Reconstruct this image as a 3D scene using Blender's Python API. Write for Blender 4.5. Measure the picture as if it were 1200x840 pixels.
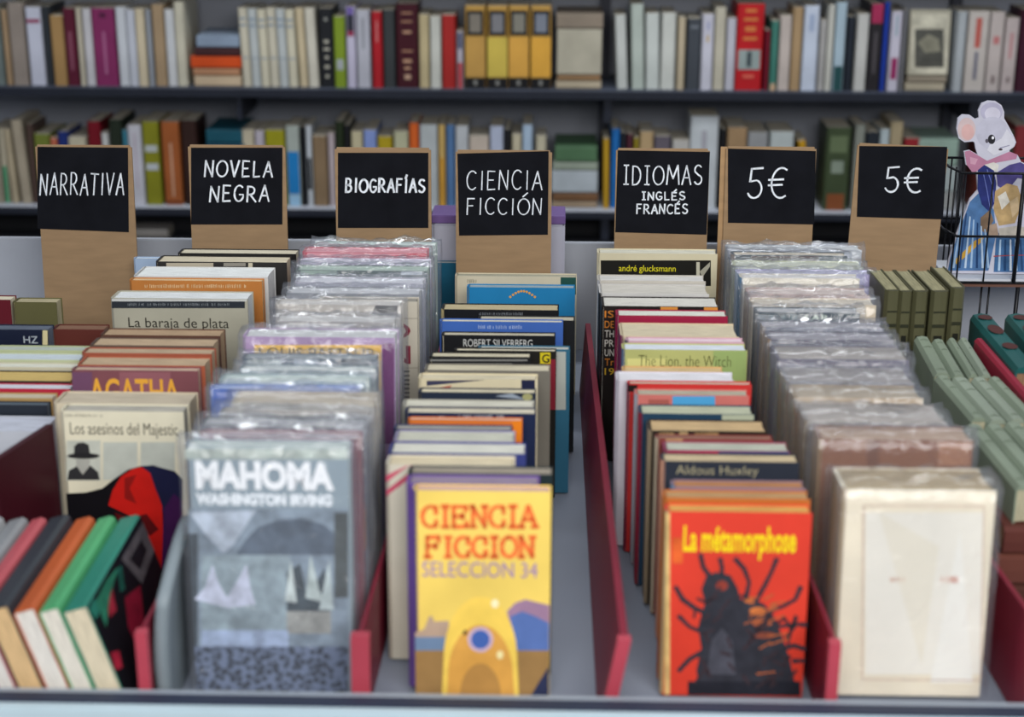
import bpy, bmesh, math, random
from mathutils import Vector, Matrix, noise
for o in list(bpy.data.objects): bpy.data.objects.remove(o)
COL = bpy.context.scene.collection
SC = bpy.context.scene
R = math.radians
random.seed(4)

# ------------------------------------------------------------------ camera, sky, light, exposure
ZT = 0.78                       # height of the stall's tray floor
F = 1915.0                      # focal length in pixels of the 1200 px wide frame
PITCH, YAW, ROLL = 18.8, 1.42, 0.15
CAMP = Vector((0, 0, ZT + 0.682))
CR = (Matrix.Rotation(R(YAW), 3, 'Z') @ Matrix.Rotation(R(90 - PITCH), 3, 'X') @ Matrix.Rotation(R(ROLL), 3, 'Z'))
cam = bpy.data.objects.new('camera', bpy.data.cameras.new('camera'))
COL.objects.link(cam)
cam.location = CAMP; cam.rotation_euler = CR.to_euler()
cam.data.sensor_width = 36; cam.data.lens = F / 1200 * 36
cam.data.clip_start = 0.02; cam.data.clip_end = 100
cam.data.dof.use_dof = True; cam.data.dof.focus_distance = 1.93; cam.data.dof.aperture_fstop = 4.4
SC.camera = cam
w = bpy.data.worlds.new('sky'); SC.world = w; w.use_nodes = True
wn = w.node_tree.nodes; wl = w.node_tree.links
bg = wn['Background']
tc = wn.new('ShaderNodeTexCoord'); sx = wn.new('ShaderNodeSeparateXYZ'); cr = wn.new('ShaderNodeValToRGB')
wl.new(tc.outputs['Generated'], sx.inputs[0]); wl.new(sx.outputs['Z'], cr.inputs[0]); wl.new(cr.outputs[0], bg.inputs[0])
cr.color_ramp.elements[0].position = 0.0; cr.color_ramp.elements[0].color = (0.42, 0.46, 0.55, 1)
cr.color_ramp.elements[1].position = 0.6; cr.color_ramp.elements[1].color = (0.80, 0.88, 1.0, 1)
bg.inputs[1].default_value = 0.38
def area(name, loc, target, size, sizey, power, col):
    l = bpy.data.lights.new(name, 'AREA'); l.shape = 'RECTANGLE'; l.size = size; l.size_y = sizey
    l.energy = power; l.color = col
    o = bpy.data.objects.new(name, l); COL.objects.link(o); o.location = loc
    o.rotation_euler = (Vector(target) - Vector(loc)).to_track_quat('-Z', 'Y').to_euler()
    return o
area('daylight_opening', (0.4, -0.8, 2.35), (0.1, 1.25, ZT + 0.05), 2.2, 1.2, 52, (1.0, 0.98, 0.95))
area('bookcase_fill', (0, 2.75, 2.85), (0, 3.9, 0.75), 2.6, .35, 30, (0.95, 0.98, 1.0))  # unseen fill light added overhead to brighten the bookcase
SC.view_settings.view_transform = 'Standard'; SC.view_settings.look = 'None'
SC.view_settings.gamma = 1; SC.view_settings.use_curve_mapping = False
SC.view_settings.exposure = 0.5

def ray(px, py):
    return (CR @ Vector(((px - 600) / F, -(py - 420) / F, -1))).normalized()
def at_y(px, py, Y):
    d = ray(px, py); return CAMP + d * (Y / d.y)
def at_z(px, py, z):            # z above the tray floor
    d = ray(px, py); return CAMP + d * ((ZT + z - CAMP.z) / d.z)
def hit(px, py, p0, n):
    d = ray(px, py); return CAMP + d * ((p0 - CAMP).dot(n) / d.dot(n))

# ------------------------------------------------------------------ materials
def lin(h):
    if isinstance(h, tuple): return h
    h = h.lstrip('#'); v = [int(h[i:i + 2], 16) / 255 for i in (0, 2, 4)]
    return tuple((c / 12.92 if c <= .04045 else ((c + .055) / 1.055) ** 2.4) for c in v)
MC = {}
def mat(col, rough=.55, kind='plain', var=.10, scale=14, spec=.25):
    key = (col, rough, kind, var, scale, spec)
    if key in MC: return MC[key]
    m = bpy.data.materials.new(kind + '_' + str(col).lstrip('#')); m.use_nodes = True
    nt = m.node_tree; b = nt.nodes['Principled BSDF']; c = lin(col)
    b.inputs['Roughness'].default_value = rough
    b.inputs['Specular IOR Level'].default_value = spec
    t = nt.nodes.new('ShaderNodeTexCoord'); mp = nt.nodes.new('ShaderNodeMapping')
    nt.links.new(t.outputs['Object'], mp.inputs[0])
    n = nt.nodes.new('ShaderNodeTexNoise'); n.inputs['Detail'].default_value = 4
    nt.links.new(mp.outputs[0], n.inputs['Vector'])
    n.inputs['Scale'].default_value = scale
    rp = nt.nodes.new('ShaderNodeValToRGB')
    lo = tuple(x * (1 - var) for x in c); hi = tuple(min(1, x * (1 + var)) for x in c)
    if kind == 'pages':
        mp.inputs['Scale'].default_value = (3, 90, 3)
        lo = tuple(x * .72 for x in c); hi = tuple(min(1, x * 1.3) for x in c)
    if kind == 'kraft': mp.inputs['Scale'].default_value = (1, 1, 5)
    if kind == 'stones':
        v = nt.nodes.new('ShaderNodeTexVoronoi'); v.inputs['Scale'].default_value = scale * 6
        nt.links.new(mp.outputs[0], v.inputs['Vector']); n = v
        lo = tuple(x * .35 for x in c); hi = tuple(min(1, x * 2.3) for x in c)
    rp.color_ramp.elements[0].position = .3; rp.color_ramp.elements[1].position = .7
    rp.color_ramp.elements[0].color = (*lo, 1); rp.color_ramp.elements[1].color = (*hi, 1)
    nt.links.new(n.outputs[0], rp.inputs[0]); nt.links.new(rp.outputs[0], b.inputs['Base Color'])
    MC[key] = m; return m
def plastic():
    if 'pl' in MC: return MC['pl']
    m = bpy.data.materials.new('clear_plastic'); m.use_nodes = True; nt = m.node_tree
    nt.nodes.clear(); N = nt.nodes.new; L = nt.links.new
    out = N('ShaderNodeOutputMaterial'); mix = N('ShaderNodeMixShader'); mix2 = N('ShaderNodeMixShader')
    tr = N('ShaderNodeBsdfTransparent'); tr.inputs[0].default_value = (.97, .98, 1, 1)
    gl = N('ShaderNodeBsdfGlossy'); gl.inputs['Roughness'].default_value = .11; gl.inputs[0].default_value = (1, 1, 1, 1)
    df = N('ShaderNodeBsdfDiffuse'); df.inputs[0].default_value = (.72, .76, .84, 1)
    lw = N('ShaderNodeLayerWeight'); lw.inputs[0].default_value = .35
    mul = N('ShaderNodeMath'); mul.operation = 'MULTIPLY_ADD'; mul.inputs[1].default_value = .30; mul.inputs[2].default_value = .04
    t = N('ShaderNodeTexCoord'); n = N('ShaderNodeTexNoise'); n.inputs['Scale'].default_value = 55; n.inputs['Detail'].default_value = 3
    n.inputs['Distortion'].default_value = 1.2
    bp = N('ShaderNodeBump'); bp.inputs['Strength'].default_value = .9; bp.inputs['Distance'].default_value = .004
    L(t.outputs['Object'], n.inputs['Vector']); L(n.outputs[0], bp.inputs['Height'])
    L(bp.outputs[0], gl.inputs['Normal']); L(bp.outputs[0], lw.inputs['Normal'])
    L(lw.outputs['Facing'], mul.inputs[0]); L(mul.outputs[0], mix.inputs[0])
    L(tr.outputs[0], mix.inputs[1]); L(gl.outputs[0], mix.inputs[2])
    mix2.inputs[0].default_value = .06
    L(mix.outputs[0], mix2.inputs[1]); L(df.outputs[0], mix2.inputs[2]); L(mix2.outputs[0], out.inputs[0])
    MC['pl'] = m; return m

# ------------------------------------------------------------------ object helpers
def meshobj(name, verts, faces, m, parent=None, smooth=False, mi=None):
    me = bpy.data.meshes.new(name); me.from_pydata([tuple(v) for v in verts], [], faces)
    for x in (m if isinstance(m, (list, tuple)) else [m]): me.materials.append(x)
    if mi: me.polygons.foreach_set('material_index', mi)
    if smooth: me.polygons.foreach_set('use_smooth', [True] * len(me.polygons))
    me.update()
    o = bpy.data.objects.new(name, me); COL.objects.link(o)
    if parent: o.parent = parent
    return o
def bmobj(name, bm, m, parent=None, smooth=False):
    bmesh.ops.recalc_face_normals(bm, faces=bm.faces)
    me = bpy.data.meshes.new(name); bm.to_mesh(me); bm.free()
    for x in (m if isinstance(m, (list, tuple)) else [m]): me.materials.append(x)
    if smooth: me.polygons.foreach_set('use_smooth', [True] * len(me.polygons))
    o = bpy.data.objects.new(name, me); COL.objects.link(o)
    if parent: o.parent = parent
    return o
def box_bm(bm, x0, x1, y0, y1, z0, z1, M=None):
    v = [bm.verts.new((x, y, z)) for x in (x0, x1) for y in (y0, y1) for z in (z0, z1)]
    for f in ((0, 1, 3, 2), (4, 6, 7, 5), (0, 4, 5, 1), (2, 3, 7, 6), (0, 2, 6, 4), (1, 5, 7, 3)):
        bm.faces.new([v[i] for i in f])
    if M: bmesh.ops.transform(bm, matrix=M, verts=v)
def box(name, x0, x1, y0, y1, z0, z1, m, parent=None, bevel=0):
    bm = bmesh.new(); box_bm(bm, x0, x1, y0, y1, z0, z1)
    if bevel: bmesh.ops.bevel(bm, geom=bm.edges[:], offset=bevel, segments=2, affect='EDGES')
    return bmobj(name, bm, m, parent)
def tube_bm(bm, pts, r, n=8):
    pts = [Vector(p) for p in pts]; rings = []
    for i, p in enumerate(pts):
        d = (pts[min(i + 1, len(pts) - 1)] - pts[max(i - 1, 0)]).normalized()
        a = d.orthogonal().normalized() if i == 0 else (a - d * a.dot(d)).normalized()
        b = d.cross(a)
        rings.append([bm.verts.new(p + (a * math.cos(k * 2 * math.pi / n) + b * math.sin(k * 2 * math.pi / n)) * r) for k in range(n)])
    for i in range(len(rings) - 1):
        for k in range(n):
            bm.faces.new((rings[i][k], rings[i][(k + 1) % n], rings[i + 1][(k + 1) % n], rings[i + 1][k]))
    bm.faces.new(rings[0][::-1]); bm.faces.new(rings[-1])
def tube(name, pts, r, m, parent=None):
    bm = bmesh.new(); tube_bm(bm, pts, r); return bmobj(name, bm, m, parent, True)
LABELS = set()
def tag(o, label, cat, group=None, kind=None):
    n = len(label.split())
    if not 4 <= n <= 16: print('LABEL LENGTH', n, label)
    if label in LABELS and not group: print('DUP LABEL', label)
    LABELS.add(label)
    o['label'] = label; o['category'] = cat
    if group: o['group'] = group
    if kind: o['kind'] = kind
    return o
def empty(name, loc=(0, 0, 0), rot=None):
    o = bpy.data.objects.new(name, None); COL.objects.link(o); o.empty_display_size = .02
    o.location = loc
    if rot is not None: o.rotation_euler = rot.to_euler() if isinstance(rot, Matrix) else rot
    return o
def struct(o): o['kind'] = 'structure'; return o
ORD = ['', 'first', 'second', 'third', 'fourth', 'fifth', 'sixth', 'seventh', 'eighth', 'ninth', 'tenth', 'eleventh', 'twelfth',
       'thirteenth', 'fourteenth', 'fifteenth', 'sixteenth', 'seventeenth', 'eighteenth', 'nineteenth', 'twentieth']
ORD += ['twenty-' + x for x in ORD[1:10]] + ['thirtieth'] + ['thirty-' + x for x in ORD[1:10]] + ['fortieth'] + ['forty-' + x for x in ORD[1:10]]

# text as flat mesh: fitted to the rectangle (x0,z0)-(x1,z1) on a plane y
TXT = {}
def text_geo(s, bold=0.0):
    if (s, bold) in TXT: return TXT[(s, bold)]
    c = bpy.data.curves.new('t', 'FONT'); c.body = s; c.offset = bold; c.resolution_u = 3
    o = bpy.data.objects.new('t', c); COL.objects.link(o)
    bpy.context.view_layer.update()
    dg = bpy.context.evaluated_depsgraph_get(); me = bpy.data.meshes.new_from_object(o.evaluated_get(dg))
    V = [(v.co.x, v.co.y) for v in me.vertices]; P = [list(p.vertices) for p in me.polygons]
    bpy.data.objects.remove(o); bpy.data.curves.remove(c); bpy.data.meshes.remove(me)
    xs = [v[0] for v in V]; ys = [v[1] for v in V]; x0, x1, y0, y1 = min(xs), max(xs), min(ys), max(ys)
    V = [((x - x0) / (x1 - x0), (y - y0) / (y1 - y0)) for x, y in V]
    TXT[(s, bold)] = (V, P); return V, P

# hand-drawn stroke glyphs, unit box (x right, y up)
def arc(cx, cy, rx, ry, a0, a1, n=10):
    return [(cx + rx * math.cos(R(a0 + (a1 - a0) * i / n)), cy + ry * math.sin(R(a0 + (a1 - a0) * i / n))) for i in range(n + 1)]
G = {
 'N': [[(0, 0), (.05, 1)], [(.05, 1), (.85, 0)], [(.85, 0), (.9, 1)]],
 'A': [[(0, 0), (.5, 1)], [(.5, 1), (1, 0)], [(.2, .36), (.84, .36)]],
 'R': [[(.05, 0), (.05, 1)], [(.05, 1)] + arc(.35, .73, .42, .26, 80, -90) + [(.1, .46)], [(.35, .46), (.95, 0)]],
 'T': [[(0, 1), (1, .97)], [(.5, 1), (.45, 0)]],
 'I': [[(.5, 1), (.5, 0)]],
 'J': [[(.5, 1), (.5, 0)], [(.15, 1), (.85, 1)], [(.15, 0), (.85, 0)]],      # serifed I
 'V': [[(0, 1), (.45, 0)], [(.45, 0), (.95, 1)]],
 'O': [arc(.5, .5, .5, .5, 90, 460, 20)],
 'E': [[(.05, 1), (.05, 0)], [(.05, 1), (.85, .98)], [(.05, .52), (.7, .52)], [(.05, 0), (.9, .02)]],
 'L': [[(.1, 1), (.1, 0)], [(.1, 0), (.85, .03)]],
 'G': [arc(.5, .5, .5, .5, 50, 330, 16) + [(.95, .42), (.55, .42)]],
 'B': [[(.05, 0), (.05, 1)], [(.05, 1)] + arc(.35, .76, .38, .24, 85, -90) + [(.1, .52)], [(.1, .52)] + arc(.4, .26, .45, .26, 85, -90) + [(.05, 0)]],
 'F': [[(.05, 1), (.05, 0)], [(.05, 1), (.85, 1)], [(.05, .55), (.7, .55)]],
 'S': [arc(.5, .75, .4, .25, 40, 200, 8) + [(.5, .5)] + arc(.48, .25, .42, .25, 40, -150, 8)],
 'C': [arc(.55, .5, .55, .5, 50, 310, 16)],
 'D': [[(.05, 0), (.05, 1)], [(.05, 1)] + arc(.3, .5, .65, .5, 85, -85, 12) + [(.05, 0)]],
 'M': [[(0, 0), (.12, 1)], [(.12, 1), (.5, .3)], [(.5, .3), (.88, 1)], [(.88, 1), (1, 0)]],
 '5': [[(.9, 1), (.15, .97)], [(.15, .97), (.1, .55)], [(.1, .55)] + arc(.42, .3, .48, .3, 75, -150, 12)],
 '€': [arc(.65, .5, .5, .5, 60, 300, 14), [(0, .6), (.75, .62)], [(0, .42), (.7, .44)]],
 "'": [[(.3, 0), (.8, 1)]],
}
def strokes_mesh(strokes, hw):
    """flat ribbons with round-ish ends; strokes in plane coords"""
    V = []; Fc = []
    for s in strokes:
        s = [Vector((p[0], p[1], 0)) for p in s]
        b = len(V)
        for i, p in enumerate(s):
            d = (s[min(i + 1, len(s) - 1)] - s[max(i - 1, 0)])
            d = d.normalized() if d.length > 0 else Vector((1, 0, 0))
            nrm = Vector((-d.y, d.x, 0)) * hw * random.uniform(.8, 1.15)
            q = p - d * hw * .7 if i == 0 else (p + d * hw * .7 if i == len(s) - 1 else p)
            V += [q + nrm, q - nrm]
        for i in range(len(s) - 1):
            Fc.append((b + 2 * i, b + 2 * i + 1, b + 2 * i + 3, b + 2 * i + 2))
    return V, Fc

# ------------------------------------------------------------------ books
def book_meshes(w_, t, h, c=.0006, inset=.0012, spine_bulge=0):
    r = min(t * .25, .003)
    xs = -w_ / 2
    outer = [(w_ / 2, -t), (xs + r, -t), (xs - spine_bulge * .6, -t + r), (xs - spine_bulge, -t / 2), (xs - spine_bulge * .6, -r), (xs + r, 0), (w_ / 2, 0)]
    inner = [(w_ / 2, -c), (xs + c + r * .4, -c), (xs + c + r * .4, -t + c), (w_ / 2, -t + c)]
    P = outer + inner; n = len(P)
    V = [(x, y, 0) for x, y in P] + [(x, y, h) for x, y in P]
    Fc = [(i, (i + 1) % n, n + (i + 1) % n, n + i) for i in range(n)]
    Fc.append(tuple(range(n))[::-1]); Fc.append(tuple(range(n, 2 * n)))
    mi = [0] * len(Fc)
    for k in (1, 2, 3, 4): mi[k] = 1          # the spine
    x0, x1 = xs + c + r * .4, w_ / 2 - inset
    y0, y1 = -t + c, -c
    z0, z1 = inset, h - inset
    ym = (y0 + y1) / 2; dz = min(.0015, t * .06)
    PV = [(x, y, z) for x in (x0, x1) for y in (y0, ym, y1) for z in (z0, z1)]
    PV = [(x, y, z) for (x, y, z) in PV]
    # fore-edge slightly hollow
    PV = [(x - (.0008 if (x > 0 and y == ym) else 0), y, z) for x, y, z in PV]
    PF = [(0, 1, 3, 2), (2, 3, 5, 4), (6, 8, 9, 7), (8, 10, 11, 9), (0, 6, 7, 1), (4, 5, 11, 10), (1, 7, 9, 3), (3, 9, 11, 5), (0, 2, 8, 6), (2, 4, 10, 8)]
    return (V, Fc, mi), (PV, PF)

def make_sleeve(root, w_, t, h, seed=0):
    """thin clear bag round the book, creased and puckered along its top"""
    gx, gz = .0035, .001
    nx, ny, nz = 22, 3, 12
    x0, x1 = -w_ / 2 - gx, w_ / 2 + gx; y0, y1 = -t - .0007, .0007; z0, z1 = 0.0002, h + .007
    V = []; Fc = []; idx = {}
    def vid(i, j, k):
        if (i, j, k) in idx: return idx[(i, j, k)]
        x = x0 + (x1 - x0) * i / nx; y = y0 + (y1 - y0) * j / ny; z = h + .005 if k == nz else z0 + (h + .0009 - z0) * k / (nz - 1)
        q = Vector((x * 42 + seed * 7.1, y * 60, z * 26))
        n1 = noise.noise(q); n2 = noise.noise(q * 2.7 + Vector((5, 3, 1)))
        e = (k / nz) ** 4
        if k == nz:
            z += .0045 * n1 + .004 * n2
        if i in (0, nx): x += (1 if i else -1) * (.0022 * n1 + .0015)
        if j in (0, ny): y += (1 if j else -1) * (.0006 * abs(n1)) - ((1 if j else -1) * t * .25 if k == nz else 0)
        idx[(i, j, k)] = len(V); V.append((x, y, z)); return len(V) - 1
    for i in range(nx):
        for k in range(nz):
            Fc.append((vid(i, 0, k), vid(i + 1, 0, k), vid(i + 1, 0, k + 1), vid(i, 0, k + 1)))
            Fc.append((vid(i, ny, k), vid(i, ny, k + 1), vid(i + 1, ny, k + 1), vid(i + 1, ny, k)))
        for j in range(ny): Fc.append((vid(i, j, nz), vid(i + 1, j, nz), vid(i + 1, j + 1, nz), vid(i, j + 1, nz)))
    for j in range(ny):
        for k in range(nz):
            Fc.append((vid(0, j, k), vid(0, j, k + 1), vid(0, j + 1, k + 1), vid(0, j + 1, k)))
            Fc.append((vid(nx, j, k), vid(nx, j + 1, k), vid(nx, j + 1, k + 1), vid(nx, j, k + 1)))
    o = meshobj('plastic_sleeve', V, Fc, plastic(), root, True)
    o['label'] = 'clear crinkled plastic sleeve'
    return o

def new_book(w_, t, h, cover, pages='#c9c0ad', spine=None, name='paperback', c=.0006, sleeve=False, seed=0, bulge=0, rough=.42, inset=.0012):
    root = empty(name)
    (V, Fc, mi), (PV, PF) = book_meshes(w_, t, h, c, inset, bulge)
    meshobj('cover', V, Fc, [mat(cover, rough, var=.12), mat(spine or cover, rough, var=.12)], root, mi=mi)
    meshobj('page_block', PV, PF, mat(pages, .9, 'pages', scale=16), root)
    if sleeve: make_sleeve(root, w_, t, h, seed)
    root['dims'] = (w_, t, h)
    return root
def art_layer(root, name, V, Fc, m, lvl, t, mi=None):
    """V in (x,z) on the front cover"""
    y = -t - .00012 - .00008 * lvl
    return meshobj(name, [(v[0], y, v[1]) for v in V], Fc, m, root, mi=mi)

class Placed:
    """front cover of a placed book, with pixel -> cover coordinates"""
    def __init__(s, root, w_, t, h, loc, rot):
        s.root, s.w, s.t, s.h = root, w_, t, h; s.lvl = 0
        root.location = loc; root.rotation_euler = rot.to_euler()
        s.M = Matrix.Translation(loc) @ rot.to_4x4(); s.I = s.M.inverted()
        s.n = rot @ Vector((0, -1, 0)); s.p0 = s.M @ Vector((0, -t, 0))
    def loc2(s, px, py):
        q = s.I @ hit(px, py, s.p0, s.n)
        return (max(-s.w / 2 + .0003, min(s.w / 2 - .0003, q.x)), max(.0005, min(s.h - .0003, q.z)))
    def poly(s, col, pts, name='cover_print', **k):
        s.lvl += 1
        V = [s.loc2(*p) for p in pts]
        return art_layer(s.root, name, V, [tuple(range(len(V)))], mat(col, .4, **k), s.lvl, s.t)
    def polys(s, items, name='cover_print', **k):
        s.lvl += 1; V = []; Fc = []; mats = []; mi = []
        for col, pts in items:
            b = len(V); V += [s.loc2(*p) for p in pts]; Fc.append(tuple(range(b, len(V))))
            m = mat(col, .4, **k)
            if m not in mats: mats.append(m)
            mi.append(mats.index(m))
        # each polygon slightly above the one before
        y = -s.t - .00012 - .00008 * s.lvl; VV = []; n = 0
        for j, f in enumerate(Fc):
            for _ in f: VV.append((V[n][0], y - .00002 * j, V[n][1])); n += 1
        s.lvl += len(items) // 4
        return meshobj(name, VV, Fc, mats, s.root, mi=mi)
    def text(s, string, col, x0, y0, x1, y1, bold=0.0, name='title'):
        s.lvl += 1
        TV, TP = text_geo(string, bold)
        a = s.loc2(x0, y1); b = s.loc2(x1, y0)
        V = [(a[0] + (b[0] - a[0]) * u, a[1] + (b[1] - a[1]) * v) for u, v in TV]
        return art_layer(s.root, name, V, TP, mat(col, .5), s.lvl, s.t)
    def strokes(s, items, col, hw, name='title'):
        """items: strokes in pixel coords"""
        s.lvl += 1
        st = [[s.loc2(*p) for p in q] for q in items]
        V, Fc = strokes_mesh(st, hw)
        return art_layer(s.root, name, [(v[0], v[1]) for v in V], Fc, mat(col, .8, var=.18, scale=160), s.lvl, s.t)

def word_px(word, x0, x1, y0, y1, gaps=.28, slant=0, jit=0.0, widths=None):
    """strokes of a word fitted to a pixel box; accents on Í Ó É"""
    W = {'I': .35, 'M': 1.2, 'J': .6, "'": .2, 'E': .75, 'L': .75, 'F': .75, 'O': 1.05, '€': 1.1, ' ': .5}
    acc = {'Í': 'I', 'Ó': 'O', 'É': 'E'}
    tot = sum(W.get(acc.get(c, c), .85) for c in word) + gaps * (len(word) - 1)
    x = 0; out = []
    for c in word:
        b = acc.get(c, c); wd = W.get(b, .85)
        if b in G:
            k = random.uniform(-jit, jit)
            for s in G[b]:
                out.append([(x0 + (x + p[0] * wd + slant * p[1]) / tot * (x1 - x0), y1 - (p[1] * (1 + k * .5) + k * .3) * (y1 - y0)) for p in s])
            if c in acc:
                out.append([(x0 + (x + wd * .45) / tot * (x1 - x0), y0 - (y1 - y0) * .08), (x0 + (x + wd * .85) / tot * (x1 - x0), y0 - (y1 - y0) * .32)])
        x += wd + gaps
    return out

def col_book(entry, Fr, t, alpha, sleeved, seed, gap0=0.0):
    """entry gives where the top edge of the front cover shows; the cover plane stands at Fr on the tray"""
    yf, yb, xL, xR, cover, pages = entry[:6]
    a = R(alpha)
    rot = Matrix.Rotation(-a, 3, 'X')
    # pivot (bottom back edge) at y = Fr + t*cos(a)
    piv = Vector((0, Fr + t * math.cos(a), ZT + .0016))
    n = rot @ Vector((0, -1, 0)); p0 = piv + rot @ Vector((0, -t, 0)); up = rot @ Vector((0, 0, 1))
    A = hit(xL, yf, p0, n); B = hit(xR, yf, p0, n); C = (A + B) / 2
    h = (C - p0).dot(up); w_ = abs(B.x - A.x)
    return (w_, t, h, Vector(((A.x + B.x) / 2, piv.y, piv.z)), rot)

def build_column(section, data, F0, F1, alpha, sleeved=False, cat='book', group=None, lo=None, hi=None):
    """data front to back. thickness from the visible top band, spacing stretched to fill F0..F1"""
    a = R(alpha); n = len(data); ts = []
    def dist(py, z): return at_z((data[0][2] + data[0][3]) / 2, py, z).y
    for e in data:
        z = .18
        t = (dist(e[1], z) - dist(e[0], z)) * math.cos(a) * 1.14
        ts.append(max(.006, min(.042, t)))
    tot = sum(ts) / math.cos(a)
    room = (F1 - F0)
    if tot > room * .97:
        k = room * .97 / tot; ts = [t * k for t in ts]; tot *= k
    # spacing follows where each top shows, but never closer than the book's own thickness
    pos = [F0]
    nat = [dist(e[0], .175) for e in data]
    want = [F0 + (nat[i] - nat[0]) * (F1 - ts[-1] - F0) / max(1e-6, nat[-1] - nat[0]) for i in range(n)]
    mn = .0026 if sleeved else .0012
    for i in range(1, n): pos.append(max(want[i], pos[-1] + ts[i - 1] / math.cos(a) + mn))
    over = pos[-1] + ts[-1] - F1
    if over > 0:
        for i in range(n - 2, -1, -1):
            pass
    out = []
    for i, e in enumerate(data):
        # thicken into the free room behind, as the pages do
        if i < n - 1:
            free = (pos[i + 1] - pos[i]) * math.cos(a) - mn
            ts[i] = min(free, max(ts[i], min(free, ts[i] * 1.25)))
        w_, t, h, loc, rot = col_book(e, pos[i], ts[i], alpha, sleeved, i)
        x0, x1 = loc.x - w_ / 2, loc.x + w_ / 2; g = .0065 if sleeved else .001
        if lo: x0 = max(x0, max(lo(pos[i]), lo(loc.y)) + g)
        if hi: x1 = min(x1, min(hi(pos[i]), hi(loc.y)) - g)
        w_ = x1 - x0; loc.x = (x0 + x1) / 2
        desc = e[6]; opt = e[7] if len(e) > 7 else {}
        sl = opt.get('sleeve', sleeved)
        if h < .09 or h > .3: print('height', section, i, round(h, 3))
        rootb = new_book(w_, t, h, e[4], e[5], opt.get('spine'), name=opt.get('name', 'paperback'), c=opt.get('c', .0006), sleeve=sl, seed=i + len(section), bulge=opt.get('bulge', 0))
        P = Placed(rootb, w_, t, h, loc, rot)
        if i == 0: lab = f'{desc}, front book of the {section} row'
        else: lab = f'{desc}, {ORD[i + 1]} from front, {section} row'
        tag(rootb, lab, 'book', group or f'books in the {section} row')
        out.append(P)
    print([ (round(p.root.location.x-p.w/2,3),round(p.root.location.x+p.w/2,3),round(p.root.location.y,2)) for p in out]);print(section, 'ends', round(pos[-1] + ts[-1], 3), 'heights', [round(p.h, 3) for p in out])
    return out

# ------------------------------------------------------------------ the setting
struct(box('floor', -4, 4, -2.5, 6, -.05, 0, mat('#6d6a68', .8, var=.15, scale=4)))
struct(box('wall_back', -4, 4, 4.5, 4.6, 0, 3.0, mat('#8e9198', .8)))
struct(box('shade_wall_left', -4.1, -4, 1.5, 4.6, 0, 3.0, mat('#8e9198', .8)))  # out of view, added to cut sky light at the back
struct(box('shade_wall_right', 4, 4.1, 1.5, 4.6, 0, 3.0, mat('#8e9198', .8)))  # out of view, added like the left one against sky light
struct(box('shade_roof', -4.1, 4.1, 2.3, 4.6, 3.0, 3.08, mat('#a9abad', .8)))  # unseen slab added to block the sky and dim the back half

# ------------------------------------------------------------------ the stall table
YR = 1.075
tb = empty('market_table', (0, YR, 0))
tag(tb, 'pale grey metal stall table with raised front rail and rear panel under the books', 'table')
def tpart(name, x0, x1, y0, y1, z0, z1, m, bev=0):
    o = box(name, x0, x1, y0 - YR, y1 - YR, z0, z1, m, tb, bev); return o
grey = mat('#8f97a6', .45, var=.05, scale=6)
tpart('table_top', -1.15, 1.15, YR - .02, 2.05, ZT - .02, ZT, grey)
tpart('front_rail', -1.15, 1.15, YR, YR + .012, ZT, at_y(600, 813, YR + .012).z, mat('#9aa3ad', .4, var=.06), .002)
tpart('rail_gap_strip', -1.15, 1.15, YR - .012, YR, ZT - .02, at_y(600, 819, YR).z, mat('#2b3245', .5))
tpart('front_panel', -1.15, 1.15, YR - .022, YR - .012, .08, at_y(600, 831, YR - .012).z, mat('#b9cdd6', .45, var=.04), .001)
tpart('rear_panel', -1.15, 1.15, 2.04, 2.05, ZT, at_y(600, 283, 2.045).z, mat('#9fa3ab', .5, var=.05), .001)
for x in (-1.1, 1.1):
    for y in (YR + .03, 2.0):
        tpart('leg', x - .02, x + .02, y - .02, y + .02, 0, ZT - .02, mat('#5b606a', .5))

# ------------------------------------------------------------------ red cardboard book boxes (one long box per row)
RED_LIT = mat('#b04453', .42, var=.12, scale=9)  # paler copy of the cardboard red, front light painted into the lips
RED_SHADED = mat('#7d1f33', .45, var=.12, scale=9)  # darker copy of the same red, shade painted into the side sheets
def floor_x(px, Y): return at_y(px, 700, Y)
def wall_sheet(name, xb0, xt0, xb1, xt1, y0, y1, h, th, m, parent, bow=0.0):
    """leaning side sheet from front (y0) to back (y1); bottom/top x at each end"""
    n = 8; k = 5; V = []; Fc = []; 
    for s in (0, 1):
        for i in range(n + 1):
            u = i / n; y = y0 + (y1 - y0) * u
            for j in range(k + 1):
                v = j / k
                xb = xb0 + (xb1 - xb0) * u; xt = xt0 + (xt1 - xt0) * u
                x = xb + (xt - xb) * v + bow * math.sin(v * math.pi) * (1 - u) + (th if s else 0)
                V.append((x, y, ZT + .001 + h * v))
    def v_(s, i, j): return s * (n + 1) * (k + 1) + i * (k + 1) + j
    for i in range(n):
        for j in range(k):
            Fc.append((v_(0, i, j), v_(0, i, j + 1), v_(0, i + 1, j + 1), v_(0, i + 1, j)))
            Fc.append((v_(1, i, j), v_(1, i + 1, j), v_(1, i + 1, j + 1), v_(1, i, j + 1)))
        Fc.append((v_(0, i, k), v_(1, i, k), v_(1, i + 1, k), v_(0, i + 1, k)))
        Fc.append((v_(0, i, 0), v_(0, i + 1, 0), v_(1, i + 1, 0), v_(1, i, 0)))
    for j in range(k):
        Fc.append((v_(0, 0, j), v_(1, 0, j), v_(1, 0, j + 1), v_(0, 0, j + 1)))
        Fc.append((v_(0, n, j), v_(0, n, j + 1), v_(1, n, j + 1), v_(1, n, j)))
    return meshobj(name, V, Fc, m, parent)
BY0, BY1 = 1.105, 1.885
def X_at(px, py, Y): return at_y(px, py, Y).x
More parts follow.
